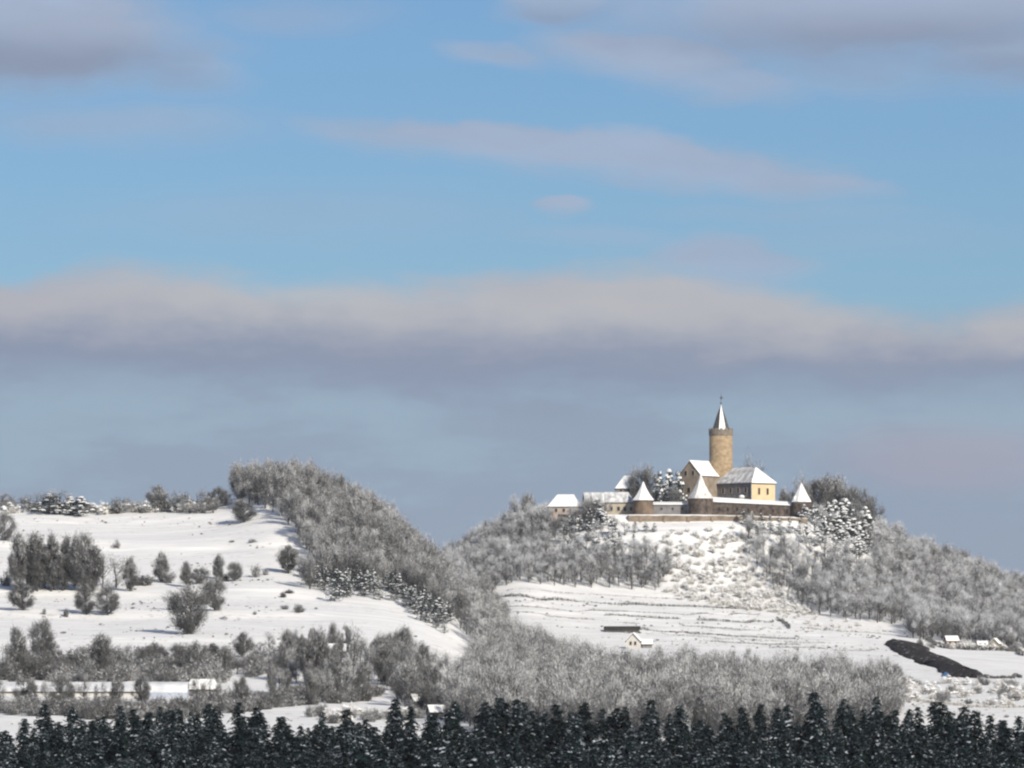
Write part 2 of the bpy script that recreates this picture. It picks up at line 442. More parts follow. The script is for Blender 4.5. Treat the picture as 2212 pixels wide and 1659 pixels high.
def ground(x, y):
    """terrain height, works on arrays"""
    x = np.asarray(x, float); y = np.asarray(y, float)
    yy = np.clip(y, 1200, 2999.9)
    u = np.clip(512 + x * F / yy, -149.9, 1173.9)
    fu = (u + 150) / 6.0; fd = (yy - 1200) / 4.0
    iu = np.minimum(fu.astype(int), len(UG) - 2); idd = np.minimum(fd.astype(int), len(DG) - 2)
    tu, td = fu - iu, fd - idd
    z = (ZG[iu, idd] * (1 - tu) + ZG[iu + 1, idd] * tu) * (1 - td) + (ZG[iu, idd + 1] * (1 - tu) + ZG[iu + 1, idd + 1] * tu) * td
    zn = np.interp(y, *zip(*NEAR))
    z = np.where(y < 1200, zn, z)
    z = np.where(y > 3000, ZG[iu, -1] - (y - 3000) * 0.02, z)
    # field banks: on the left hill and the terraces under the castle
    wob = vnoise(x / 30, y / 200, 3) * 14 + vnoise(x / 9, y / 90, 5) * 5
    left = sstep(u, 345, 300) * (y > 1300)
    for d0, amp in ((2062, 1.0), (1928, .9), (1852, .9), (1742, .6), (2135, .5)):
        z = z + left * bankf(y + wob, d0, amp)
    ter = sstep(u, 490, 520) * sstep(u, 930, 800) * (y > 1300)
    for d0, amp in ((2300, .8), (2287, .7), (2266, .7), (2245, .9), (2225, .7), (2205, .8), (2185, .6), (2165, .7), (2138, .6), (2110, .6), (2085, .5), (2060, .5)):
        z = z + ter * bankf(y + wob * .5 + (u - 650) * .10, d0, amp, 2.0, 10)
    plat = sstep(y, 2425, 2432) * sstep(y, 2570, 2550) * sstep(u, 560, 600) * sstep(u, 835, 815)
    z = z + (vnoise(x / 40, y / 60, 1) * 1.3 + vnoise(x / 13, y / 17, 2) * .5 + vnoise(x / 4, y / 5, 4) * .16) * (1 - plat) * sstep(y, 200, 900)
    return z


def gz(x, y): return float(ground(x, y))


_dd = np.arange(1215.0, 2600.0, 2.0)


def hit(u, v):
    """first ground point seen at picture column u, row v"""
    z = ground(xcol(u, _dd), _dd)
    rows = np.array([row_of(a, b) for a, b in zip(z, _dd)])
    k = np.argmax(rows <= v) if (rows <= v).any() else int(np.argmin(rows))
    d = _dd[k]
    return xcol(u, d), float(d), float(z[k])


xs = np.concatenate([np.linspace(-3500, -420, 24), np.linspace(-400, -270, 14), np.arange(-264, 265, 3.0), np.linspace(270, 400, 14), np.linspace(420, 3500, 24)])
ys = np.concatenate([np.linspace(-400, 1180, 60), np.arange(1190, 2400, 5.0), np.arange(2400, 2470, 2.0), np.arange(2470, 2720, 6.0), np.linspace(2730, 7000, 40)])
GX, GY = np.meshgrid(xs, ys)
GZ = ground(GX, GY)
nx, ny = len(xs), len(ys)
me = bpy.data.meshes.new('snowy_ground')
idx = (np.arange(ny - 1)[:, None] * nx + np.arange(nx - 1)[None, :]).ravel()
quads = np.stack([idx, idx + 1, idx + nx + 1, idx + nx], 1)
me.vertices.add(nx * ny); me.vertices.foreach_set('co', np.stack([GX, GY, GZ], -1).ravel())
me.loops.add(len(quads) * 4); me.loops.foreach_set('vertex_index', quads.ravel())
me.polygons.add(len(quads)); me.polygons.foreach_set('loop_start', np.arange(len(quads)) * 4)
me.polygons.foreach_set('use_smooth', np.ones(len(quads), bool))
me.update(calc_edges=True)

# snow on the fields: drifted streaks, dry grass poking through in places
m, t, b = nodes_of('field_snow')
b.inputs['Roughness'].default_value = .85
g = t.nodes.new('ShaderNodeNewGeometry')
def tn(scale, sx, sy, detail=5):
    mp = t.nodes.new('ShaderNodeMapping'); mp.inputs['Scale'].default_value = (sx, sy, 1); t.links.new(g.outputs['Position'], mp.inputs[0])
    n = t.nodes.new('ShaderNodeTexNoise'); n.inputs['Scale'].default_value = scale; n.inputs['Detail'].default_value = detail
    t.links.new(mp.outputs[0], n.inputs['Vector']); return n.outputs[0]
def mr(s, a, bb, c=0., d=1.):
    n = t.nodes.new('ShaderNodeMapRange'); n.inputs[1].default_value = a; n.inputs[2].default_value = bb
    n.inputs[3].default_value = c; n.inputs[4].default_value = d; t.links.new(s, n.inputs[0]); return n.outputs[0]
def mixc(f, a, bb):
    n = t.nodes.new('ShaderNodeMix'); n.data_type = 'RGBA'; t.links.new(f, n.inputs[0])
    for i, v in ((6, a), (7, bb)):
        if isinstance(v, tuple): n.inputs[i].default_value = v + (1,)
        else: t.links.new(v, n.inputs[i])
    return n.outputs[2]
streak = tn(.05, 1, 5)
patch = tn(.02, 1, 2)
fine = tn(.45, 1, .6)
c = mixc(mr(streak, .35, .65), (.77, .77, .765), (.90, .895, .88))
gr = t.nodes.new('ShaderNodeMath'); gr.operation = 'MULTIPLY'
t.links.new(mr(fine, .56, .70), gr.inputs[0]); t.links.new(mr(patch, .42, .60, 0, .6), gr.inputs[1])
c = mixc(gr.outputs[0], c, (.46, .42, .35))
t.links.new(c, b.inputs['Base Color'])
bp = t.nodes.new('ShaderNodeBump'); bp.inputs['Strength'].default_value = .6; bp.inputs['Distance'].default_value = 1.2
t.links.new(streak, bp.inputs['Height']); t.links.new(bp.outputs[0], b.inputs['Normal'])
me.materials.append(m)
tag(link('ground', me), 'snow covered hills and fields below the castle', None, None, 'structure')


# ------------------------------------------------------------------ plants: builders
def rvec(r): return Vector((r.gauss(0, 1), r.gauss(0, 1), r.gauss(0, 1)))


def broadleaf(r, h, rad, low, taper, n_cl, n_tw, frost, tlen=1.0, tw=.11, mats=('frost', 'twig'), up=.25, tight=.38, vary=.75):
    """bare winter tree: (trunk and limbs, twigs in distinct bunches). low: height where the crown starts, share of h"""
    T, Cw = MB(), MB()
    zc, hh = h * (low + 1) / 2, h * (1 - low) / 2
    lean = Vector((r.uniform(-.06, .06) * h, r.uniform(-.06, .06) * h, 0))
    pts = [Vector((0, 0, -.4)), Vector((0, 0, .25 * h)) + lean * .2, Vector((0, 0, .55 * h)) + lean * .7, Vector((0, 0, .85 * h)) + lean]
    rr = [.022 * h, .017 * h, .010 * h, .003 * h]
    for k in range(3): T.tube(pts[k], pts[k + 1], rr[k], rr[k + 1], 6)
    def axis(z):
        q = max(0, min(1, z / h)); return Vector((0, 0, z)) + lean * q
    lop = [r.uniform(.72, 1.22) for _ in range(5)]
    for _ in range(n_cl):
        while True:
            p = Vector((r.uniform(-1, 1), r.uniform(-1, 1), r.uniform(-1, 1)))
            if .2 < p.length < 1: break
        p = p.normalized() * (p.length ** .5)
        k = (1 - taper * max(0, p.z) - .22 * max(0, -p.z)) * lop[int((math.atan2(p.y, p.x) + PI) / (2 * PI) * 4.99)]
        c = axis(zc + p.z * hh * .90) + Vector((p.x * rad * k * .86, p.y * rad * k * .86, 0))
        hd = math.hypot(p.x, p.y) * rad
        z0 = max(.06 * h, min(.8 * h, c.z - .55 * hd - .10 * h))
        a = axis(z0); mid = a.lerp(c, .55) + Vector((0, 0, -.04 * h)) + rvec(r) * .12
        T.tube(a, mid, .011 * h, .0075 * h, 3); T.tube(mid, c + (c - mid) * .35, .0075 * h, .002 * h, 3)
        out = (c - axis(c.z - .25 * hh)).normalized()
        cs = (rad * tight + hh * .08) * r.uniform(.65, 1.25)
        fr = max(.02, min(.95, frost * (1 + vary * r.uniform(-1, 1)) + .22 * p.z))  # frost thins towards the crown foot, partly as shading put into the twig colours
        for _ in range(int(n_tw * r.uniform(.7, 1.3))):
            o = c + Vector((r.gauss(0, .40), r.gauss(0, .40), r.gauss(0, .40 + .22 * up))) * cs
            d = (out * .7 + rvec(r) * .6 + Vector((0, 0, up))).normalized()
            ln = tlen * r.uniform(.4, 1.15)
            rel = (o - c) / cs
            s = d.cross(rel + out * .5 + rvec(r) * .35).normalized() * (tw * r.uniform(.6, 1.3) * .5)     # sprays spread flat over each bunch
            Cw.face((o - s, o + s, o + d * ln), 0 if r.random() < fr + .55 * fr * max(-1.4, min(1.4, rel.z * 1.6)) else 1)  # frost on upper sprays, also painting lit tops and dark undersides
    return (T, 'bark'), (Cw, list(mats))


def conifer(r, h, rad, n, snow, mats, droop=.5, low=.04, pw=.54):
    """old spruce: trunk and ragged drooping boughs set at random round it; frosted needle sprays, clots of snow on some boughs"""
    T, Cw = MB(), MB()
    T.tube((0, 0, -.4), (0, 0, h * .98), .014 * h, .003 * h, 6)
    side = [r.uniform(.72, 1.2) for _ in range(7)]
    bent = Vector((r.uniform(-.25, .25), r.uniform(-.25, .25), 0))
    for i in range(n):
        q = low + (1 - low) * (1 - (1 - (i + r.random()) / n) ** 1.15)
        q = min(q, .985)
        an = r.uniform(0, 2 * PI)
        rl = (rad * (1 - q) ** pw * side[int(an / (2 * PI) * 6.99)] * (1 + .22 * math.sin(q * 23 + side[0] * 40)) + .22)
        ln = rl * r.uniform(.55, 1.15)
        e = Vector((math.cos(an), math.sin(an), 0)); sd = Vector((-e.y, e.x, 0))
        dr = droop * r.uniform(.3, 1.5)
        p0 = Vector((0, 0, h * q)) + bent * q; p1 = p0 + e * (ln * .55) + Vector((0, 0, -dr * ln * .25)); p2 = p0 + e * ln + Vector((0, 0, -dr * ln * .8))
        w = (.14 + .20 * ln) * r.uniform(.7, 1.3)
        Cw.face((p0 - sd * .08, p1 - sd * w, p1 + sd * w, p0 + sd * .08), 0)
        Cw.face((p1 - sd * w, p2, p1 + sd * w), 0)
        fz = r.random() ** 1.6 * .85
        for j in range(11):
            f_ = r.uniform(.15, 1.0); base = p0.lerp(p2, f_) + sd * (w * r.uniform(-1, 1))
            d = (e * r.uniform(.0, .9) + sd * r.uniform(-.9, .9) + Vector((0, 0, r.uniform(-1.0, .35)))).normalized() * (ln * r.uniform(.16, .38) + .14)
            s = d.cross(rvec(r)).normalized() * (.07 + .035 * ln)
            Cw.face((base - s, base + s, base + d), 1 if r.random() < fz else 0)
        if r.random() < snow * (1.25 - q):
            for _ in range(r.randrange(2, 5)):
                c = p0.lerp(p2, r.uniform(.3, 1.0)) + sd * (w * r.uniform(-.8, .8)) + Vector((0, 0, .10))
                s1 = (.12 + .12 * ln) * r.uniform(.5, 1.3)
                a = c + e * s1 * r.uniform(.7, 1.4) + Vector((0, 0, -.12 - .4 * s1)); b_ = c - e * s1 * .7 + sd * s1; c2 = c - e * s1 * .5 - sd * s1; tp = c + Vector((0, 0, .35 * s1))
                Cw.face((a, b_, tp), 2); Cw.face((a, tp, c2), 2)
    return (T, 'bark'), (Cw, list(mats))


def pine(r, h, rad, mats=('pine_needle', 'needle_frost', 'bough_snow'), snow=.8, n=46, size=1.0):
    """rounded snow laden conifer: rough pads of needles on short limbs, each with a cushion of snow"""
    T, Cw = MB(), MB()
    T.tube((0, 0, -.4), (0, 0, h * .95), .02 * h, .005 * h, 6)
    for _ in range(n):
        q = r.uniform(.12, 1.0)
        rl = rad * (math.sin(PI * min(1, .12 + q * .92)) ** .7) * r.uniform(.35, 1.05) * (1.15 - .45 * q)
        an = r.uniform(0, 2 * PI)
        c = Vector((math.cos(an) * rl, math.sin(an) * rl, q * h - .12 * rl))
        T.tube((0, 0, max(.3, c.z - .2 * rl)), c, .05, .02, 3)
        s = r.uniform(.45, 1.0) * rad * .42 * size
        for _ in range(16):
            o = c + Vector((r.gauss(0, .45), r.gauss(0, .45), r.gauss(-.18, .22))) * s
            d = (Vector((c.x, c.y, 0)) * .3 + rvec(r) + Vector((0, 0, -.3))).normalized() * (s * r.uniform(.4, .9))
            w = d.cross(rvec(r)).normalized() * (s * .16)
            Cw.face((o - w, o + w, o + d), 0 if r.random() < .7 else 1)
        if r.random() < snow:
            nb = 7; a0 = r.uniform(0, 6); tip = Vector((math.cos(an), math.sin(an), 0))
            ring = []; ring2 = []
            for k in range(nb):
                t_ = a0 + 2 * PI * k / nb; rr_ = s * r.uniform(.55, 1.0)
                ring.append(c + Vector((math.cos(t_) * rr_, math.sin(t_) * rr_, -s * .10)))
                ring2.append(c + Vector((math.cos(t_) * rr_ * .6, math.sin(t_) * rr_ * .6, s * r.uniform(.22, .40))))
            tp = c + Vector((0, 0, s * .45))
            for k in range(nb):
                j = (k + 1) % nb
                Cw.face((ring[k], ring[j], ring2[j], ring2[k]), 2); Cw.face((ring2[k], ring2[j], tp), 2)
    return (T, 'bark'), (Cw, list(mats))


def shrub(r, h, rad, n, frost, mats=('pale_frost', 'twig'), tw=.10, snow=0.0, per=14):
    """many stems from the ground, twigs spreading to a dome"""
    T, Cw = MB(), MB()
    for _ in range(n):
        an = r.uniform(0, 2 * PI); q = math.sqrt(r.random())
        e = Vector((math.cos(an) * q * rad, math.sin(an) * q * rad, h * math.sqrt(max(.05, 1 - q * q * .9)) * r.uniform(.6, 1.05)))
        a = Vector((e.x * .25, e.y * .25, -.2))
        T.tube(a, e, .035, .012, 3)
        for _ in range(per):
            o = a.lerp(e, r.uniform(.2, 1.0)) + rvec(r) * (.13 * rad)
            d = (Vector((e.x, e.y, 0)) * .4 / max(rad, .1) + rvec(r) * .6 + Vector((0, 0, .6))).normalized() * (r.uniform(.25, .6) * (.3 + .35 * h))
            s = d.cross(rvec(r)).normalized() * (tw * r.uniform(.6, 1.4) * .5)
            Cw.face((o - s, o + s, o + d), 0 if r.random() < frost else 1)
        if r.random() < snow:
            s = r.uniform(.2, .42) * rad; c = e
            ring = [c + Vector((math.cos(t_) * s * r.uniform(.6, 1.1), math.sin(t_) * s * r.uniform(.6, 1.1), -.08)) for t_ in [2 * PI * k / 6 for k in range(6)]]
            tp = c + Vector((0, 0, s * .5))
            for k in range(6): Cw.face((ring[k], ring[(k + 1) % 6], tp), 2)
    return (T, 'bark'), (Cw, list(mats) + (['bough_snow'] if snow else []))


PLANTS = {}          # kind -> list of (trunk mesh, crown mesh, single mesh)
SRC = {}


def join_mesh(name, parts):
    """trunk and crown in one mesh, for the masses"""
    out = MB(); mats = []
    for mb, ms in parts:
        ms = [ms] if isinstance(ms, str) else ms
        i0 = len(out.v); k0 = len(mats); mats += ms
        out.v += mb.v; out.f += [tuple(i + i0 for i in q) for q in mb.f]; out.m += [q + k0 for q in mb.m]
    return out.data(name, mats)


def make_kind(kind, n, fn):
    lst = []
    for k in range(n):
        parts = fn(random.Random(hash_name(kind) + k * 17))
        (T, tm), (Cw, cm) = parts
        lst.append((T.data('trunk', [tm]), Cw.data('crown', cm), join_mesh(kind, parts)))
    PLANTS[kind] = lst


def hash_name(s): return sum((i + 1) * ord(c_) for i, c_ in enumerate(s))


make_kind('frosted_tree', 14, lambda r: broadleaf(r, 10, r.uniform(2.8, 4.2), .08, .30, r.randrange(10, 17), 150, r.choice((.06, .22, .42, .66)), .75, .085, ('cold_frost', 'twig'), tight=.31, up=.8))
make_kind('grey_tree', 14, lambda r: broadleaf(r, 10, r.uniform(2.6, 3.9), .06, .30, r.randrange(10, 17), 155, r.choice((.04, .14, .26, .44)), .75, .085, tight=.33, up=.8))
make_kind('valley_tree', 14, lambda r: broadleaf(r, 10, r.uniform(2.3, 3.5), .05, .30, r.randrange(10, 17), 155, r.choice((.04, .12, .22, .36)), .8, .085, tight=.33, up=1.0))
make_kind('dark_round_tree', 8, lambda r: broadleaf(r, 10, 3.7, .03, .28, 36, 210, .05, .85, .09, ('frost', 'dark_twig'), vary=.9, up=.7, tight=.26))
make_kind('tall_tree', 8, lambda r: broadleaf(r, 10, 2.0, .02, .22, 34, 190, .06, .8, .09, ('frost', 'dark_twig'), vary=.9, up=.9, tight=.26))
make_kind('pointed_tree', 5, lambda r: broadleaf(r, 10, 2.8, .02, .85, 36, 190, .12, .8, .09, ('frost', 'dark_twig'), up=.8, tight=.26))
make_kind('spruce', 12, lambda r: conifer(r, 13, r.uniform(2.6, 3.8), 165, .34, ('needle', 'needle_frost', 'shaded_clot_snow')))
make_kind('snowy_pine', 8, lambda r: pine(r, 8, 2.9, n=70, size=.85, snow=.62))
make_kind('knob_pine', 8, lambda r: pine(r, 8, 2.9, snow=.30, n=105, size=.58))
make_kind('snow_shrub', 8, lambda r: shrub(r, 2.0, 1.5, 16, .70, ('pale_frost', 'beige_twig'), .09, .6, per=24))
make_kind('grey_shrub', 6, lambda r: shrub(r, 2.4, 1.6, 26, .30, ('frost', 'twig'), .07, per=44))
make_kind('dark_shrub', 4, lambda r: shrub(r, 2.2, 1.5, 30, .07, ('frost', 'dark_twig'), .08, per=44))

BASE_H = {'spruce': 13, 'snowy_pine': 8, 'knob_pine': 8, 'snow_shrub': 2, 'grey_shrub': 2.4, 'dark_shrub': 2.2}
NAME_OF = {'frosted_tree': 'frosted_tree', 'grey_tree': 'bare_tree', 'valley_tree': 'valley_tree', 'dark_round_tree': 'round_tree', 'tall_tree': 'slender_tree',
           'pointed_tree': 'pointed_tree', 'spruce': 'spruce_tree', 'snowy_pine': 'snowy_pine', 'knob_pine': 'dark_pine', 'snow_shrub': 'snowy_shrub', 'grey_shrub': 'grey_shrub', 'dark_shrub': 'dark_shrub'}
COUNT = {}


def plant(kind, x, y, h, label, cat, group=None, wide=1.0, r=R, sink=.1, z=None):
    T, Cw, _ = PLANTS[kind][r.randrange(len(PLANTS[kind]))]
    s = h / BASE_H.get(kind, 10)
    o = thing(NAME_OF[kind], label, cat, (x, y, (gz(x, y) if z is None else z) - sink), r.uniform(0, 2 * PI), group, (s * wide, s * wide, s))
    link('trunk' if 'shrub' not in kind else 'stems', T, o); link('crown' if 'shrub' not in kind else 'twigs', Cw, o)
    COUNT[cat] = COUNT.get(cat, 0) + 1
    return o


def scatter(name, kinds, pts, label, cat):
    """a far mass that nobody could count: copies of the plants above on a point cloud, ONE object"""
    src = bpy.data.collections.new(name + '_plants')
    n = 0
    for kd in kinds:
        for tr in PLANTS[kd]:
            if (kd, tr[2].name) not in SRC:
                SRC[(kd, tr[2].name)] = bpy.data.objects.new('%s_%03d' % (kd, n), tr[2])
            src.objects.link(SRC[(kd, tr[2].name)]); n += 1
    me = bpy.data.meshes.new(name)
    me.from_pydata([p[:3] for p in pts], [], [])
    for an, k in (('rot', 3), ('size', 4), ('wide', 5)):
        a = me.attributes.new(an, 'FLOAT', 'POINT'); a.data.foreach_set('value', [p[k] for p in pts])
    a = me.attributes.new('pick', 'INT', 'POINT'); a.data.foreach_set('value', [R.randrange(n) for _ in pts])
    o = link(name, me)
    tag(o, label, cat, None, 'stuff')
    ng = bpy.data.node_groups.new(name, 'GeometryNodeTree')
    ng.interface.new_socket('Geometry', in_out='INPUT', socket_type='NodeSocketGeometry')
    ng.interface.new_socket('Geometry', in_out='OUTPUT', socket_type='NodeSocketGeometry')
    gi, go = ng.nodes.new('NodeGroupInput'), ng.nodes.new('NodeGroupOutput')
    ci = ng.nodes.new('GeometryNodeCollectionInfo'); ci.inputs[0].default_value = src
    ci.inputs['Separate Children'].default_value = True; ci.inputs['Reset Children'].default_value = True
    ip = ng.nodes.new('GeometryNodeInstanceOnPoints')
    def attr(nm, dt='FLOAT'):
        q = ng.nodes.new('GeometryNodeInputNamedAttribute'); q.data_type = dt; q.inputs[0].default_value = nm; return q.outputs[0]
    ng.links.new(gi.outputs[0], ip.inputs['Points']); ng.links.new(ci.outputs[0], ip.inputs['Instance'])
    ip.inputs['Pick Instance'].default_value = True
    ng.links.new(attr('pick', 'INT'), ip.inputs['Instance Index'])
    cr = ng.nodes.new('ShaderNodeCombineXYZ'); ng.links.new(attr('rot'), cr.inputs[2])
    er = ng.nodes.new('FunctionNodeEulerToRotation'); ng.links.new(cr.outputs[0], er.inputs[0]); ng.links.new(er.outputs[0], ip.inputs['Rotation'])
    mu = ng.nodes.new('ShaderNodeMath'); mu.operation = 'MULTIPLY'; ng.links.new(attr('size'), mu.inputs[0]); ng.links.new(attr('wide'), mu.inputs[1])
    cs = ng.nodes.new('ShaderNodeCombineXYZ'); ng.links.new(mu.outputs[0], cs.inputs[0]); ng.links.new(mu.outputs[0], cs.inputs[1]); ng.links.new(attr('size'), cs.inputs[2])
    ng.links.new(cs.outputs[0], ip.inputs['Scale'])
    ng.links.new(ip.outputs[0], go.inputs[0])
    md = o.modifiers.new('copies', 'NODES'); md.node_group = ng
    return o


def inside(poly, u, v):
    c_ = False; j = len(poly) - 1
    for i in range(len(poly)):
        (x1, y1), (x2, y2) = poly[i], poly[j]
        if (y1 > v) != (y2 > v) and u < (x2 - x1) * (v - y1) / (y2 - y1) + x1: c_ = not c_
        j = i
    return c_


def spread(poly, d0, d1, gap, r, keep=None, tries=60000, most=5000):
    """plant positions on the terrain inside an outline given by bearing and row, at least gap metres apart"""
    u0, u1 = min(p[0] for p in poly), max(p[0] for p in poly)
    grid = {}; out = []
    uu = np.array([r.uniform(u0, u1) for _ in range(tries)]); dd = np.array([r.uniform(d0, d1) for _ in range(tries)])
    xx = (uu - 512) / F * dd; zz = ground(xx, dd)
    for u, d, x, z in zip(uu, dd, xx, zz):
        if not inside(poly, u, row_of(z, d)): continue
        if keep and not keep(u, d): continue
        k = (int(x // gap), int(d // gap))
        if any((x - a) ** 2 + (d - b_) ** 2 < gap * gap for i in (-1, 0, 1) for j in (-1, 0, 1) for a, b_ in grid.get((k[0] + i, k[1] + j), ())): continue
        grid.setdefault(k, []).append((x, d)); out.append((float(x), float(d), float(z)))
        if len(out) >= most: break
    return out


def wood(poly, d0, d1, gap, kinds, hr, n_single, label, cat, group, mass_name, mass_label, seed, wide=(.85, 1.15), keep=None, near_first=True, kind_fn=None, h_fn=None):
    r = random.Random(seed)
    pts = spread(poly, d0, d1, gap, r, keep)
    pts.sort(key=lambda p: p[1])
    mass = []
    lo, hi = min(p[0] / p[1] for p in pts), max(p[0] / p[1] for p in pts)
    for i, (x, y, z) in enumerate(pts):
        h = r.uniform(*hr) * (h_fn(x, y) if h_fn else 1)
        if i < n_single:
            plant(kind_fn(x, y, r) if kind_fn else kinds[r.randrange(len(kinds))], x, y, h, label + (', left part', ', middle part', ', right part')[min(2, int(3 * (x / y - lo) / (hi - lo)))], cat, group, r.uniform(*wide), r)
        else:
            mass.append((x, y, z - .1, r.uniform(0, 6.28), h / BASE_H.get(kinds[0], 10), r.uniform(*wide)))
    if mass: scatter(mass_name, kinds, mass, mass_label, 'wood')
    print(mass_name, 'trees', len(pts), 'single', min(n_single, len(pts)))


# ------------------------------------------------------------------ castle and houses
GARDEN = []                                    # spots for the garden bushes among the small houses
def window(parent, x, y, z, w, h, ax='x', sgn=-1, dep=.12, fr='window_frame'):
    """frame standing proud of a wall with the pane set back in it; ax: the wall runs along this axis, sgn: side it faces"""
    M, G = MB(), MB()
    t_ = .12 * w + .04
    def bx(q, a0, a1, z0, z1, b0, b1):
        b0, b1 = sorted((b0 * sgn, b1 * sgn))
        if ax == 'x': q.box(x + a0, x + a1, y + b0, y + b1, z0, z1)
        else: q.box(x + b0, x + b1, y + a0, y + a1, z0, z1)
    bx(M, -w / 2 - t_, -w / 2, z - t_, z + h + t_, -.05, dep); bx(M, w / 2, w / 2 + t_, z - t_, z + h + t_, -.05, dep)
    bx(M, -w / 2, w / 2, z - t_, z, -.05, dep + .06); bx(M, -w / 2, w / 2, z + h, z + h + t_, -.05, dep)
    f_ = M.build('window', fr, parent)
    bx(G, -w / 2, w / 2, z, z + h, -.05, .03)
    G.build('pane', 'window_glass', f_)
    return f_


def slab(q, a, b_, c_, d_, t_, m=0):
    """roof slab: quad a b c d (a tri when d is None) thickened downward by t_"""
    p = [Vector(a), Vector(b_), Vector(c_)] + ([Vector(d_)] if d_ is not None else [])
    n = len(p); dn = Vector((0, 0, -t_))
    q.mesh(p + [k + dn for k in p], [tuple(range(n)), tuple(range(2 * n - 1, n - 1, -1))] + [(i, i + n, (i + 1) % n + n, (i + 1) % n) for i in range(n)], m)


def roof_faces(x0, x1, y0, y1, ze, zr, hip0, hip1):
    """ridge along x; hip0/hip1: how far the ridge end stands in from the eave (0 = gable)"""
    ym = (y0 + y1) / 2
    r0, r1 = (x0 + hip0, ym, zr), (x1 - hip1, ym, zr)
    fs = [((x0, y0, ze), (x1, y0, ze), r1, r0), ((x1, y1, ze), (x0, y1, ze), r0, r1)]
    if hip0: fs.append(((x0, y1, ze), (x0, y0, ze), r0, None))
    if hip1: fs.append(((x1, y0, ze), (x1, y1, ze), r1, None))
    return fs


def house(name, label, cat, loc, rz, Lx, Wy, hw, hr, wall, hips=(0, 0), snow='roof_snow', wins=(), chim=None, foot=2.0, over=.35, group=None, roof_m='dark_roof', bare=False):
    """Lx along the ridge, Wy across; local -y is the front"""
    o = thing(name, label, cat, loc, rz, group)
    x0, x1, y0, y1 = -Lx / 2, Lx / 2, -Wy / 2, Wy / 2
    W = MB()
    W.box(x0, x1, y0, y1, -foot, hw)
    for hp, x in ((hips[0], x0), (hips[1], x1)):
        if not hp:
            e = .02 if x > 0 else -.02
            W.mesh([(x - e * 10, y0, hw + .01), (x - e * 10, y1, hw + .01), (x - e * 10, 0, hw + hr - .1), (x, y0, hw + .01), (x, y1, hw + .01), (x, 0, hw + hr - .1)],
                   [(0, 1, 2), (3, 5, 4), (0, 3, 4, 1), (1, 4, 5, 2), (2, 5, 3, 0)])
    W.build('wall', wall, o)
    sl = hr / (Wy / 2); ze = hw - over * sl + .12
    Rf = MB(); Sn = MB()
    fs = roof_faces(x0 - over, x1 + over, y0 - over, y1 + over, ze, hw + hr + .12, hips[0], hips[1])
    for q in fs: slab(Rf, *q, .22)
    rf = Rf.build('roof', roof_m, o)
    if not bare:
        for q in roof_faces(x0 - over + .06, x1 + over - .06, y0 - over + .06, y1 + over - .06, ze + .26, hw + hr + .42, hips[0], hips[1]): slab(Sn, *q, .235)
        Sn.build('snow', snow, rf)
    for (face, a, z, w, h) in wins:
        if face == 'f': window(o, a, y0, z, w, h, 'x', -1)
        elif face == 'r': window(o, x1, a, z, w, h, 'y', 1)
        elif face == 'l': window(o, x0, a, z, w, h, 'y', -1)
    for (cx, cy) in (chim or ()):
        c_ = MB(); zt = hw + hr + 1.1; c_.box(cx - .4, cx + .4, cy - .4, cy + .4, hw + hr * .35, zt); c_.box(cx - .48, cx + .48, cy - .48, cy + .48, zt, zt + .12)
        ch = c_.build('chimney', 'parapet_stone', o)
        k = MB(); k.loft([(zt + .12, .46), (zt + .32, .42), (zt + .42, .2)], 8); s_ = k.build('snow', 'roof_snow', ch); s_.location = (cx, cy, 0)
    return o


def px(X): return 533.4 + X * .13782         # reading of the castle measured on an enlargement
def py_(Y): return 386.1 + Y * .13782
def at(X, Y, d): return (xcol(px(X), d), d, zrow(py_(Y), d))


# the keep
D = 2476.0
kx, _, zpar = at(1362, 352, D); z_top = at(0, 318, D)[2]; z_base = gz(kx, D) - 1
keep = thing('castle_keep', 'tall round tan stone castle keep with a slim snow streaked spire', 'tower', (kx, D, z_base))
rk = 84.5 * .13782 * D / F
hk = zpar - z_base
r_ = random.Random(5)
q = MB(); q.loft([(0, rk * 1.03), (hk * .3, rk * 1.005), (hk * .6, rk), (hk, rk * .995)], 40, 0, 0, True, .004, r_); q.build('shaft', 'keep_stone', keep, True)
hp = z_top - zpar
q = MB()
q.loft([(hk - .5, rk * 1.0), (hk - .15, rk * 1.045)], 40, cap=False)
n = 40
for (ra, rb, za, zb) in ((rk * 1.045, rk * .93, hk - .15, hk + hp),):
    v = []
    for k in range(n):
        t_ = 2 * PI * k / n; c_, s_ = math.cos(t_), math.sin(t_)
        v += [(ra * c_, ra * s_, za), (ra * c_, ra * s_, zb), (rb * c_, rb * s_, zb), (rb * c_, rb * s_, za)]
    q.mesh(v, [(4 * k + a, 4 * ((k + 1) % n) + a, 4 * ((k + 1) % n) + (a + 1) % 4, 4 * k + (a + 1) % 4) for k in range(n) for a in range(4)])
par = q.build('parapet', 'parapet_stone', keep)
for k in range(14):                                            # merlons round the top
    t_ = 2 * PI * (k + .5) / 14
    q = MB(); q.box(rk * .94, rk * 1.04, -.55, .55, hk + hp - .02, hk + hp + .55); mb_ = q.build('merlon', 'parapet_stone', par); mb_.rotation_euler = (0, 0, t_)
q = MB(); q.loft([(hk + hp * .55, rk * .925), (hk + hp * .8, rk * .7)], 32); q.build('snow', 'roof_snow', keep)
zs0 = hk + hp * .62; zs1 = at(0, 135, D)[2] - z_base; hs_ = zs1 - zs0
prof = [(0, 3.9), (.16, 3.15), (.34, 2.55), (.56, 1.82), (.8, .88), (1, .05)]
rot = -PI / 2 + math.radians(8) - PI / 8
q = MB(); q.loft([(zs0 + a * hs_, b_) for a, b_ in prof], 8, rot); spire = q.build('spire', 'slate', keep)
q = MB()
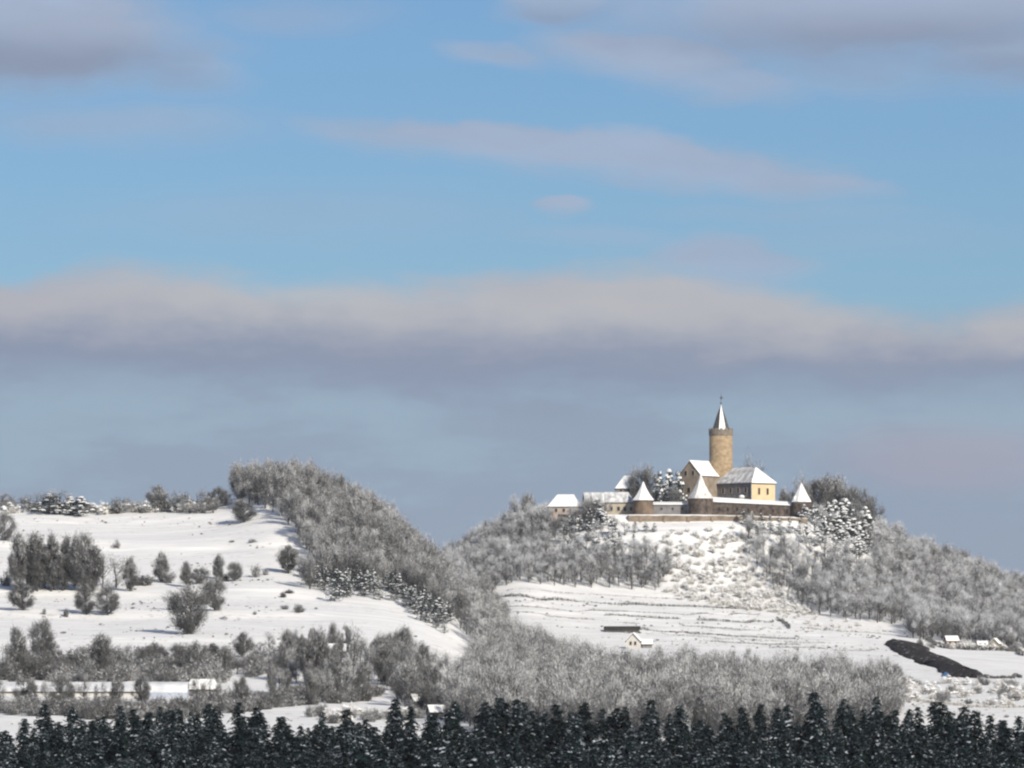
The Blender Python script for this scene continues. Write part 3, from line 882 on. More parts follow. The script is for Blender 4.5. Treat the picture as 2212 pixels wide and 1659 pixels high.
for (a, ra), (b2, rb) in zip(prof[:-1], prof[1:]):             # snow caught on the face towards the sun side
    c4 = []
    for z_, rr_, kk in ((a, ra, 0), (a, ra, 1), (b2, rb, 1), (b2, rb, 0)):
        t_ = rot + kk * PI / 4; c4.append(Vector((math.cos(t_) * (rr_ + .09), math.sin(t_) * (rr_ + .09), zs0 + z_ * hs_ + .03)))
    if a == 0: c4[0] = c4[0].lerp(c4[3], .45); c4[1] = c4[1].lerp(c4[2], .25)
    q.face(c4)
q.build('snow', 'roof_snow', spire)
zt = zs1; zv = at(0, 85, D)[2] - z_base; zr_ = at(0, 40, D)[2] - z_base
q = MB(); q.tube((0, 0, zt - .4), (0, 0, zr_), .09, .04, 6)
vane = q.build('weather_vane', 'vane_metal', keep)
q = MB(); q.loft([(zt + .55 + .38 * math.sin(a), max(.02, .38 * math.cos(a))) for a in [-PI / 2 + PI * k / 6 for k in range(7)]], 10); q.build('ball', 'vane_metal', vane)
q = MB()
for k in range(8):
    t_ = k * PI / 4; ln = .95 if k % 2 == 0 else .62
    dv = Vector((math.cos(t_), 0, math.sin(t_))); sd = Vector((-dv.z, 0, dv.x))
    c_ = Vector((.15, 0, zv))
    for s_ in (-1, 1): q.face((c_ + Vector((0, .06 * s_, 0)) - sd * .24, c_ + dv * ln, c_ + Vector((0, .06 * s_, 0)) + sd * .24))
q.build('star', 'vane_metal', vane)


def turret(label, X, Yap, Yev, Ybs, half_e, half_b, d, wall, sides, rot, prof, snow='roof_snow', lump=False):
    x, _, zb = at(X, Ybs, d); ze = at(X, Yev, d)[2] - zb; za = at(X, Yap, d)[2] - zb
    k_ = .13782 * d / F
    o = thing('castle_turret', label, 'turret', (x, d, zb), 0, 'turrets on the castle curtain wall')
    rb, re = half_b * k_, half_e * k_
    q = MB(); q.loft([(-1.2, rb * 1.04), (ze * .4, rb), (ze + .02, rb * .985)], 24); q.build('wall', wall, o, False)
    q = MB(); q.loft([(ze - .12, re)] + [(ze + a * (za - ze), re * b_) for a, b_ in prof], sides, rot); rf = q.build('roof', 'slate', o)
    q = MB(); q.loft([(ze + .05 + a * (za - ze), re * b_ + .10 - .04 * (a == 0)) for a, b_ in prof], sides, rot); q.build('snow', snow, rf)
    if lump:
        q = MB(); q.loft([(0, .85), (.9, .8), (1.5, .45), (1.8, .05)], 10); l_ = q.build('dormer', 'roof_snow', rf); l_.location = (-re * .62, -re * .35, ze + .6)
    return o, rb, ze


flare = [(0, 1.0), (.12, .84), (.3, .60), (.55, .35), (.8, .15), (1, .01)]
straight = [(0, 1.0), (.1, .90), (.5, .49), (1, .01)]
oT, rb, ze = turret('small round turret with a white cone roof, leftmost on the castle curtain wall', 797, 693, 830, 926, 84, 73, 2438, 'turret_stone', 8, PI / 8, flare)
t_ = -PI / 2
oC, rb, ze = turret('large dark brown turret under a tall white tent roof in front of the keep', 1214, 640, 817, 930, 94, 92, 2437, 'brown_stone', 6, 0, flare, 'streaked_snow')
oR, rb, ze = turret('dark turret with white pointed roof at the right end of the castle wall', 1945, 705, 842, 948, 76, 72, 2440, 'brown_stone', 8, PI / 8, straight, lump=True)


def curtain(label, X0, X1, d, Ytop0, Ytop1, Yev0, Yev1, Yb, wall, embr, depth=3.2):
    """stretch of wall with a lean-to walk roof under snow"""
    a0 = at(X0, Yb, d); a1 = at(X1, Yb, d)
    o = thing('curtain_wall', label, 'wall', a0)
    Lw = a1[0] - a0[0]; zb = a0[2]
    e0, e1 = at(X0, Yev0, d)[2] - zb, at(X1, Yev1, d)[2] - zb
    t0, t1 = at(X0, Ytop0, d)[2] - zb, at(X1, Ytop1, d)[2] - zb
    q = MB(); q.mesh([(0, 0, -1.5), (Lw, 0, -1.5), (Lw, depth - .3, -1.5), (0, depth - .3, -1.5), (0, 0, e0), (Lw, 0, e1), (Lw, depth - .3, e1 + .4), (0, depth - .3, e0 + .4)],
                     [(0, 3, 2, 1), (4, 5, 6, 7), (0, 1, 5, 4), (1, 2, 6, 5), (2, 3, 7, 6), (3, 0, 4, 7)])
    q.build('wall', wall, o)
    q = MB(); slab(q, (.0, -.35, e0 + .08), (Lw, -.35, e1 + .08), (Lw, depth, t1 - .3), (.0, depth, t0 - .3), .2); rf = q.build('roof', 'slate', o)
    n_ = 14; q = MB(); rr_ = random.Random(int(X0))
    for k in range(n_):
        f0, f1 = k / n_, (k + 1) / n_
        j0 = rr_.uniform(-.07, .07)
        slab(q, (Lw * f0, -.30, e0 + (e1 - e0) * f0 + .40), (Lw * f1, -.30, e0 + (e1 - e0) * f1 + .40), (Lw * f1, depth - .05, t0 + (t1 - t0) * f1), (Lw * f0, depth - .05, t0 + (t1 - t0) * f0), .3)
    q.build('snow', 'roof_snow', rf)
    for (X, Y, w, h) in embr:
        p_ = at(X, Y, d); window(o, p_[0] - a0[0], 0, p_[2] - zb - h / 2, w, h, 'x', -1, .06, wall)
    return o


cw = curtain('dark grey length of castle wall between the left and the large turret', 868, 1120, 2440, 838, 838, 862, 862, 926, 'grey_wall', [(930, 890, .7, .9), (1010, 890, .7, .9), (1080, 890, .7, .9)])
cw = curtain('long brown castle wall under a snowy walk roof right of the large turret', 1305, 1872, 2440, 803, 838, 842, 868, 940, 'brown_stone',
             [(1350, 893, .8, 1.2), (1410, 895, .9, 1.3), (1478, 897, .9, 1.3), (1560, 899, .8, 1.2), (1650, 903, .8, 1.2), (1740, 905, .8, 1.2), (1842, 908, 1.0, 1.5)])
p = at(1513, 815, 2443)
o = thing('chimney_stack', 'stubby chimney with a round snow cap on the long castle wall', 'chimney', (p[0], p[1] + 1.6, p[2] - 1.2))
q = MB(); q.box(-.9, .9, -.8, .8, 0, 1.6); q.build('shaft', 'beige_wall', o)
q = MB(); q.loft([(1.6, 1.05), (1.9, 1.15), (2.3, .95), (2.55, .5), (2.62, .1)], 12); q.build('snow', 'roof_snow', o)

# lower terrace wall
for (X0, X1, Y0, Y1, lab, d) in ((690, 1560, 938, 942, 'low warm brown terrace wall with snow on top below the castle turrets', 2428.4), (1563, 1990, 946, 962, 'broken right hand stretch of low terrace wall half buried in snowy bushes', 2428.6)):
    a0 = at(X0, 975, d); a1 = at(X1, 978, d)
    o = thing('terrace_wall', lab, 'wall', a0)
    h0, h1 = at(X0, Y0, d)[2] - a0[2], at(X1, Y1, d)[2] - a0[2]; n_ = 24; Lw = a1[0] - a0[0]
    q = MB(); s_ = MB(); rr_ = random.Random(X0); pv = (0, h0)
    for k in range(n_):
        f1 = (k + 1) / n_; nv = (Lw * f1, h0 + (h1 - h0) * f1 + rr_.uniform(-.12, .12))
        v = [(pv[0], 0, -1.6), (nv[0], 0, -1.6), (nv[0], 1.2, -1.6), (pv[0], 1.2, -1.6), (pv[0], 0, pv[1]), (nv[0], 0, nv[1]), (nv[0], 1.2, nv[1]), (pv[0], 1.2, pv[1])]
        q.mesh(v, [(4, 5, 6, 7), (0, 1, 5, 4), (2, 3, 7, 6)] + ([(3, 0, 4, 7)] if k == 0 else []) + ([(1, 2, 6, 5)] if k == n_ - 1 else []))
        slab(s_, (pv[0], -.08, pv[1] + .22), (nv[0], -.08, nv[1] + .22), (nv[0], 4.2, nv[1] + .3), (pv[0], 4.2, pv[1] + .3), .2)
        pv = nv
    w_ = q.build('wall', 'warm_stone', o); s_.build('snow', 'roof_snow', o)
    for k in range(5):
        b_ = MB(); xx_ = Lw * (k + .5) / 5; b_.box(xx_ - .45, xx_ + .45, -.45, .02, -1.5, h0 * .8); b_.build('buttress', 'warm_stone', o)

# great hall right of the keep: long side turned away from the sun, yellow end wall towards it
c0 = at(1585, 820, 2456); e_z = at(0, 700, 2456)[2] - c0[2]; r_z = at(0, 590, 2460)[2] - c0[2]
an = math.radians(42)
Wd, Ll = 12.6, 21.0
o = thing('castle_hall', 'castle hall with yellow end wall and hipped snowy roof right of the keep', 'building', c0, an)   # local x runs along the end wall, local y along the long side
q = MB(); q.box(0, Wd, .25, Ll, -1, e_z); q.build('wall', 'grey_wall', o)  # long side in dark grey, its shade put into the wall colour
q = MB(); q.box(-.02, Wd + .02, 0, .25, -1.02, e_z - .03); ew = q.build('end_wall', 'yellow_wall', o); ew['label'] = 'sunlit yellow plastered end wall'
q = MB()
e = .5; zr2 = r_z; zz = e_z - .1; ym = 4.2
P0, P1, P2, P3 = (-e, -e, zz), (Wd + e, -e, zz), (Wd + e, Ll + e, zz), (-e, Ll + e, zz); Q0, Q1 = (Wd / 2, ym, zr2), (Wd / 2, Ll - 4, zr2)
fcs = [(P0, P1, Q0, None), (P1, P2, Q1, Q0), (P2, P3, Q1, None), (P3, P0, Q0, Q1)]
for f_ in fcs: slab(q, *f_, .25)
rf = q.build('roof', 'slate', o)
up = Vector((0, 0, .3))
for k, f_ in enumerate(fcs):
    s_ = MB(); slab(s_, *[None if p_ is None else Vector(p_) * 1 + up for p_ in f_], .26)
    sn = s_.build('snow', 'thin_roof_snow' if k == 3 else 'roof_snow', rf)  # long slope takes darker, patchy snow, its shade partly put into the colour
    if k == 3: sn['label'] = 'thin patchy snow, darkened to carry the shade of this roof slope'
for dist in (3.9, 8.5): window(o, dist, 0, at(0, 785, 2456)[2] - c0[2], 1.1, 2.5, 'x', -1, .10, 'yellow_wall')
for k in range(4): window(o, 0, 3.4 + k * 4.2, 2.6, 1.3, 2.0, 'y', -1)
q = MB(); q.tube((-.25, -.15, 0), (-.25, -.15, e_z - .2), .12, .12, 6); q.build('drain_pipe', 'white_wall', o)

# gabled house left of the keep
an = math.radians(-35)
g_ap = at(1135, 545, 2464); g_e = at(1135, 650, 2464); g_b = at(1135, 830, 2464)
hw, hr = g_e[2] - g_b[2], g_ap[2] - g_e[2]
# the gable is the local -x end: ridge along local x, running back and right
rz = math.radians(90 - 35)
dirx = Vector((math.cos(rz), math.sin(rz), 0))
Lg = 15.0
cxy = Vector((g_ap[0], g_ap[1], 0)) + dirx * (Lg / 2)
o = house('gabled_house', 'brown gabled castle house left of the keep with steep white roof', 'building', (cxy.x, cxy.y, g_b[2]), rz, Lg, 10.4, hw, hr, 'gable_plaster',
          wins=[('l', 1.9, hw + .1, 1.2, 1.7), ('l', -1.5, hw + .1, 1.2, 1.7), ('l', .5, 3.0, 1.5, 2.0), ('l', -3.0, 3.0, 1.2, 1.8), ('l', 3.6, 3.0, 1.2, 1.8)], over=.25)

# western buildings
p = at(690, 775, 2470)
house('hip_roofed_house', 'white hip roofed house peeping over the leftmost castle turret', 'building', p, 0, 10.0, 8.5, at(0, 742, 2470)[2] - p[2], at(0, 658, 2470)[2] - at(0, 742, 2470)[2], 'grey_wall', hips=(3.6, 3.2), wins=[('f', -3, .4, .9, .9), ('f', 0, .4, .9, .9)])
p = at(628, 925, 2448)
house('gatehouse', 'beige castle gatehouse with grey snowed roof left of the small turret', 'building', p, 0, 11.0, 7.5, at(0, 842, 2445)[2] - p[2], at(0, 775, 2445)[2] - at(0, 842, 2445)[2], 'beige_wall', hips=(0, 2.6),
      snow='thin_roof_snow', wins=[('f', -3.4, 1.0, 1.0, 1.5), ('f', -.6, 1.0, 1.0, 1.5), ('f', 1.8, 1.0, 1.0, 1.5), ('f', 4.2, 1.0, .9, 1.4)])
p = at(225, 930, 2452)
house('low_hall', 'low pink walled house with broad white roof at the far left of the castle', 'building', p, math.radians(-6), 11.6, 9, at(0, 872, 2448)[2] - p[2], at(0, 792, 2448)[2] - at(0, 872, 2448)[2], 'pink_wall', hips=(3.4, 2.4), wins=[('f', -2.8, .8, .9, 1.2), ('f', .2, .8, .9, 1.2), ('f', 3.0, .8, .9, 1.2)], foot=4)
p = at(448, 905, 2462)
house('grey_roofed_house', 'castle house with dull grey snowed roof between pink house and gatehouse', 'building', p, math.radians(8), 8.6, 7.5, at(0, 850, 2460)[2] - p[2], at(0, 778, 2460)[2] - at(0, 850, 2460)[2], 'grey_wall', snow='thin_roof_snow', wins=[('f', -2, .6, .8, 1.1), ('f', 1, .6, .8, 1.1)], foot=4)
p = at(236, 950, 2438)
o = thing('lean_to_shed', 'dark lean-to shed in front of the pink walled house', 'shed', p)
q = MB(); q.box(-3, 3, 0, 2.2, -3.4, .2); q.build('wall', 'beige_wall', o)
q = MB(); slab(q, (-3.2, -.3, .35), (3.2, -.3, .35), (3.2, 2.5, 1.1), (-3.2, 2.5, 1.1), .25); q.build('roof', 'dark_roof', o)

# cottage on the terraces, its long dark neighbour
x, d, z = hit(634, 648)
rz = math.radians(82)
house('terrace_cottage', 'tiny white gabled cottage with two windows among trees under the vineyard terraces', 'house', (x, d, z), rz, 6.0, 4.4, 2.3, 2.3, 'white_wall', wins=[('l', .75, 1.0, .6, 1.0), ('l', -.75, 1.0, .6, 1.0)])
house('grey_annex', 'low grey annex with snowy roof on the right of the tiny white cottage', 'shed', (x + 4.2, d + 1.5, z), 0, 3.2, 3.6, 1.3, 1.2, 'grey_wall')
x, d, z = hit(622, 632.5)
o = house('long_shed', 'long low dark shed without snow above the tiny white cottage', 'shed', (x, d, z), math.radians(-3), 11.8, 3.0, .8, .8, 'slate', bare=True)

# houses under the wood on the right
for (u, v, L_, W_, hw_, hr_, wl, rz, nm, lab) in (
        (951, 645, 4.6, 4.2, 2.2, 1.5, 'pink_wall', .2, 'pink_house', 'small pink house with snowy roof at the foot of the right wood'),
        (995, 648, 4.4, 3.4, 2.2, 1.7, 'beige_wall', 1.25, 'cream_house', 'small cream house with snowy roof at the foot of the right wood'),
        (982, 647.5, 3.6, 3.2, 1.4, 1.2, 'grey_wall', .0, 'grey_cabin', 'low grey cabin left of the small cream house'),
        ):
    x, d, z = hit(u, v)
    house(nm, lab, 'house', (x, d, z - .5), rz, L_ * .9, W_ * .9, hw_ * .9, hr_ * .9, wl, wins=[('f', -L_ * .22, 1.0, .6, .8), ('f', L_ * .22, 1.0, .6, .8)])

rq = random.Random(88)
for k in range(26):
    x, d, z = hit(926 + k * 3.9 + rq.uniform(-1.5, 1.5), 646.5 + .10 * k + rq.uniform(-2.0, 1.6))
    GARDEN.append((x, d - rq.uniform(0, 8), rq.uniform(1.0, 2.4)))

# long farm buildings in the valley on the left
x, d, z = hit(70, 696)
house('farm_hall', 'very long low farm building with unbroken white roof behind the hedge', 'building', (x, d, z - .5), 0, 33, 9.0, 1.5, 1.9, 'white_wall', snow='grey_snow', wins=[('f', -12, .5, .9, .8), ('f', -4, .5, .9, .8), ('f', 4, .5, .9, .8), ('f', 11, .5, .9, .8)])
x, d, z = hit(166, 697)
o = thing('round_roofed_hall', 'hall with rounded white roof and bluish wall at the end of the long farm building', 'building', (x, d, z))
q = MB(); s_ = MB(); n_ = 12; Lb, rb, hb = 5.3, 4.8, 1.0
arc = [(-rb * math.cos(PI * k / n_), hb + 2.3 * math.sin(PI * k / n_)) for k in range(n_ + 1)]
for sgn in (-1, 1):
    ring = [(sgn * Lb, a, b_) for a, b_ in arc] + [(sgn * Lb, rb, -1), (sgn * Lb, -rb, -1)]
    q.face(ring if sgn > 0 else ring[::-1])
for yy in (-rb, rb): q.face([(-Lb, yy, -1), (Lb, yy, -1), (Lb, yy, hb), (-Lb, yy, hb)])
q.build('wall', 'blue_wall', o)
for (a, b_), (c_, d_) in zip(arc[:-1], arc[1:]):
    slab(s_, (-Lb - .2, a * 1.02, b_ + .3), (Lb + .2, a * 1.02, b_ + .3), (Lb + .2, c_ * 1.02, d_ + .3), (-Lb - .2, c_ * 1.02, d_ + .3), .28)
s_.build('roof', 'grey_snow', o)
for (u, v, L_, W_, hw_, hr_, wl, rz, nm, lab) in (
        (203, 696, 7.5, 6.0, 1.6, 2.0, 'grey_wall', .1, 'barn', 'small barn with hump of snow right of the rounded hall'),
        (336, 657, 5.5, 4.5, 1.5, 1.6, 'grey_wall', -.1, 'garden_cabin', 'lone cabin with white roof among the trees of the ragged hedge'),
        (440, 719, 5.0, 4.4, 1.5, 1.2, 'grey_wall', .2, 'grey_barn', 'grey barn just above the dark spruces left of the grey wood'),
        (697, 690, 5.0, 4.5, 2.4, 1.4, 'white_wall', .1, 'white_villa', 'white house glimpsed in the middle of the grey valley wood'),
        (690, 722, 5.2, 4.5, 2.6, 1.6, 'white_wall', -.1, 'white_cottage', 'white cottage between grey wood and dark spruces'),
        (420, 708, 3.6, 3.2, 1.6, 1.2, 'white_wall', .3, 'white_hut', 'tiny snowed white hut at the right end of the low hedge'),
        (752, 722, 4.2, 4.0, 2.0, 1.4, 'beige_wall', .2, 'beige_cottage', 'beige cottage behind the spruce tips below the grey wood')):
    x, d, z = hit(u, v)
    house(nm, lab, 'house' if 'barn' not in nm else 'barn', (x, d, z), rz, L_, W_, hw_, hr_, wl, hips=(1.2, 1.2) if nm == 'barn' else (0, 0), wins=[('f', -L_ * .2, .7, .7, .8), ('f', L_ * .2, .7, .7, .8)])

# bare dark earth bank in the right field, with a blue sheet at its foot
out = [(886, 645.5), (890, 641), (899, 641.5), (910, 643.5), (921, 645), (928, 648), (935, 655), (940, 660), (950, 661.5), (962, 665), (974, 671), (983, 676.5), (978, 678.3), (968, 678), (958, 677.5), (946, 678.5), (941, 675), (936, 669), (926, 665), (916, 663.5), (908, 659), (898, 655.5), (892, 651)]
wp = [hit(u, v) for u, v in out]
q = MB(); rr_ = random.Random(8)
mid = [(892, 645.5), (903, 650), (915, 655), (928, 658), (940, 667), (952, 670), (964, 674), (975, 676.5)]
mp_ = [hit(u, v) for u, v in mid]
edge_n = len(wp)
# dense outline, inner ridge, triangulated to the nearest ridge point
dense = []
for k in range(edge_n):
    a, b_ = wp[k], wp[(k + 1) % edge_n]
    for j in range(4):
        f_ = j / 4; xx_, yy = a[0] + (b_[0] - a[0]) * f_ + rr_.uniform(-.7, .7), a[1] + (b_[1] - a[1]) * f_ + rr_.uniform(-5, 5)
        dense.append((xx_, yy))
rings = []
for (xx_, yy) in dense:
    c_ = min(mp_, key=lambda p_: (p_[0] - xx_) ** 2 + ((p_[1] - yy) * .12) ** 2)
    ring = []
    for f_ in (0, .12, .3, .55, .8, 1.0):
        xa, ya = xx_ + (c_[0] - xx_) * f_, yy + (c_[1] - yy) * f_
        ring.append((xa, ya, gz(xa, ya) + (-.4 if f_ == 0 else .25 + 1.5 * math.sin(f_ * PI / 2) + rr_.uniform(-.12, .12))))
    rings.append(ring)
nR = len(rings)
v = [p_ for ring in rings for p_ in ring]
q.mesh(v, [(6 * k + j, 6 * ((k + 1) % nR) + j, 6 * ((k + 1) % nR) + j + 1, 6 * k + j + 1) for k in range(nR) for j in range(5)])
m_ = MATS['bare_earth'].node_tree; pb = next(k for k in m_.nodes if k.type == 'BSDF_PRINCIPLED'); src_ = pb.inputs['Base Color'].links[0].from_socket
ge_ = m_.nodes.new('ShaderNodeNewGeometry'); mp2 = m_.nodes.new('ShaderNodeMapping'); mp2.inputs['Scale'].default_value = (1, .25, 1); m_.links.new(ge_.outputs['Position'], mp2.inputs[0])
nz_ = m_.nodes.new('ShaderNodeTexNoise'); nz_.inputs['Scale'].default_value = .55; nz_.inputs['Detail'].default_value = 6; m_.links.new(mp2.outputs[0], nz_.inputs['Vector'])
rg_ = m_.nodes.new('ShaderNodeMapRange'); rg_.inputs[1].default_value = .62; rg_.inputs[2].default_value = .70; rg_.inputs[4].default_value = .7; m_.links.new(nz_.outputs[0], rg_.inputs[0])
mx_ = m_.nodes.new('ShaderNodeMix'); mx_.data_type = 'RGBA'; m_.links.new(rg_.outputs[0], mx_.inputs[0]); m_.links.new(src_, mx_.inputs[6]); mx_.inputs[7].default_value = (.6, .6, .6, 1); m_.links.new(mx_.outputs[2], pb.inputs['Base Color'])
tag(q.build('earth_bank', 'bare_earth'), 'dark bank of bare earth free of snow in the right field', 'earth bank')
x, d, z = hit(944.5, 677)
o = thing('blue_tarpaulin', 'small blue tarpaulin heap at the lower edge of the dark earth bank', 'tarpaulin', (x, d - 3, z))
q = MB(); q.loft([(-.2, 1.4), (.4, 1.25), (.9, .8), (1.3, .3), (1.4, .05)], 11, 0, 0, True, .15, random.Random(3)); q.build('sheet', 'blue_cloth', o)

# ------------------------------------------------------------------ hedges and walls lying across the fields
def strip(name, label, cat, pts, h, w, dens, kind, group=None, frost=.3, mats=('frost', 'dark_twig')):
    P3 = [hit(u, v) for u, v in pts]
    r = random.Random(int(pts[0][0] * 7 + pts[0][1]))
    q = MB()
    for a, b_ in zip(P3[:-1], P3[1:]):
        L_ = math.hypot(b_[0] - a[0], b_[1] - a[1]); n_ = int(L_ * dens)
        for _ in range(n_):
            f_ = r.random(); xx_, yy = a[0] + (b_[0] - a[0]) * f_ + r.gauss(0, w * .4), a[1] + (b_[1] - a[1]) * f_ + r.gauss(0, w)
            o_ = Vector((xx_, yy, gz(xx_, yy) - .05)); hh = h * r.uniform(.35, 1.1)
            d_ = Vector((r.gauss(0, .35), r.gauss(0, .35), 1)).normalized() * hh; s = d_.cross(rvec(r)).normalized() * (.10 + .07 * hh)
            q.face((o_ - s, o_ + s, o_ + d_ + s * .4, o_ + d_ - s * .4), 0 if r.random() < frost else 1)
    return tag(q.build(name, list(mats)), label, cat, group)


G_T = 'dark hedge lines along the vineyard terraces'
for k, (lab, pts, h, fr) in enumerate([
    ('uppermost dark hedge line across the terraced field below the castle slope', [(497, 598), (540, 601), (584, 603), (620, 605), (660, 606), (700, 607.5), (740, 609), (752, 609)], 1.1, .25),
    ('broken hedge line second from the top of the terraced field', [(605, 616), (625, 616), (650, 617.5), (680, 619)], 1.0, .35),
    ('short dark hedge line ending at the diagonal path on the terraced field', [(698, 620), (725, 621.5), (750, 622), (774, 622)], 1.2, .2),
    ('faint hedge line below the short dark one on the terraced field', [(680, 625), (710, 628), (745, 630), (780, 629)], .7, .5),
    ('lowest long hedge line running right from the long dark shed', [(641, 629), (690, 633), (740, 637), (795, 639)], .8, .45),
    ('faint hedge line across the lower terraces above the grey wood', [(700, 642), (750, 644), (800, 645)], .6, .55),
    ('faint dry line along the top of the terraced field under the left wood', [(505, 592), (560, 593), (620, 597), (690, 600)], .6, .6),
    ('faint broken line just below the uppermost dark hedge of the terraces', [(500, 606), (540, 608), (590, 611), (640, 612.5), (700, 614), (760, 615)], .5, .5),
    ('faint line crossing the left end of the terraces above the grey wood', [(512, 612), (550, 617), (600, 622), (640, 624)], .5, .5),
    ('faint line between the two lower hedges of the terraces', [(660, 634), (720, 639.5), (780, 642), (830, 644)], .5, .5),
    ('faint line under the right wood running to the earth bank', [(800, 628), (840, 632), (885, 634)], .5, .5),
    ('faint line in the lower right of the terraces', [(770, 648), (820, 649), (870, 651)], .5, .5),
]): strip('terrace_hedge', lab, 'hedge', pts, h * .8, .5, 22, 0, G_T, min(.85, fr + .22))
strip('path_hedge', 'dark diagonal hedge beside the path crossing the terraces', 'hedge', [(777, 619), (783, 623.5), (789, 629)], 1.2, .5, 16, 0, None, .25)
strip('garden_hedge', 'dark clipped hedge curving below the small houses under the right wood', 'hedge', [(927, 640), (933, 645), (944, 648.5), (960, 649.5), (985, 650.5), (1005, 651), (1018, 652), (1023, 656)], 1.5, .6, 22, 0, None, .15)
strip('field_wall_hedge', 'thin dark line of hedge right of the dark earth bank', 'hedge', [(984, 677), (990, 678.5), (1004, 678.5), (1012, 678.5), (1015, 676), (1020, 678)], .9, .4, 22, 0, None, .1)
strip('field_edge_hedge', 'low hedge along the lower edge of the right field', 'hedge', [(898, 700), (930, 703), (960, 706), (1000, 708), (1040, 708)], .7, .8, 14, 0, None, .5, ('frost', 'beige_twig'))

# ------------------------------------------------------------------ trees that stand by themselves on the left hill (bearing, foot row, top row, half width in px)
def Z3(X): return X * .1493
def tree_px(kind, X, Yb, Yt, hwid, label, cat, zoom, group=None, r=R):
    if zoom == 3: u, vb, vt = X * .1493, 444.5 + Yb * .1493, 444.5 + Yt * .1493
    elif zoom == 4: u, vb, vt = X * .1493, 596.9 + Yb * .1493, 596.9 + Yt * .1493
    else: u, vb, vt = 279.4 + X * .1493, 546.1 + Yb * .1493, 546.1 + Yt * .1493
    x, d, z = hit(u, vb)
    h = (vb - vt) * d / F
    nat = {'dark_round_tree': .36, 'tall_tree': .18, 'pointed_tree': .27, 'frosted_tree': .29, 'grey_tree': .29, 'valley_tree': .26, 'grey_shrub': .67, 'dark_shrub': .68, 'snow_shrub': .75, 'snowy_pine': .34}[kind]
    wide = (1.22 if zoom == 3 else 1.04) * (hwid * .1493 * d / F) / (h * nat)
    return plant(kind, x, d, h * 1.04, label, cat, group, max(.5, min(2.6, wide)), r, z=z)


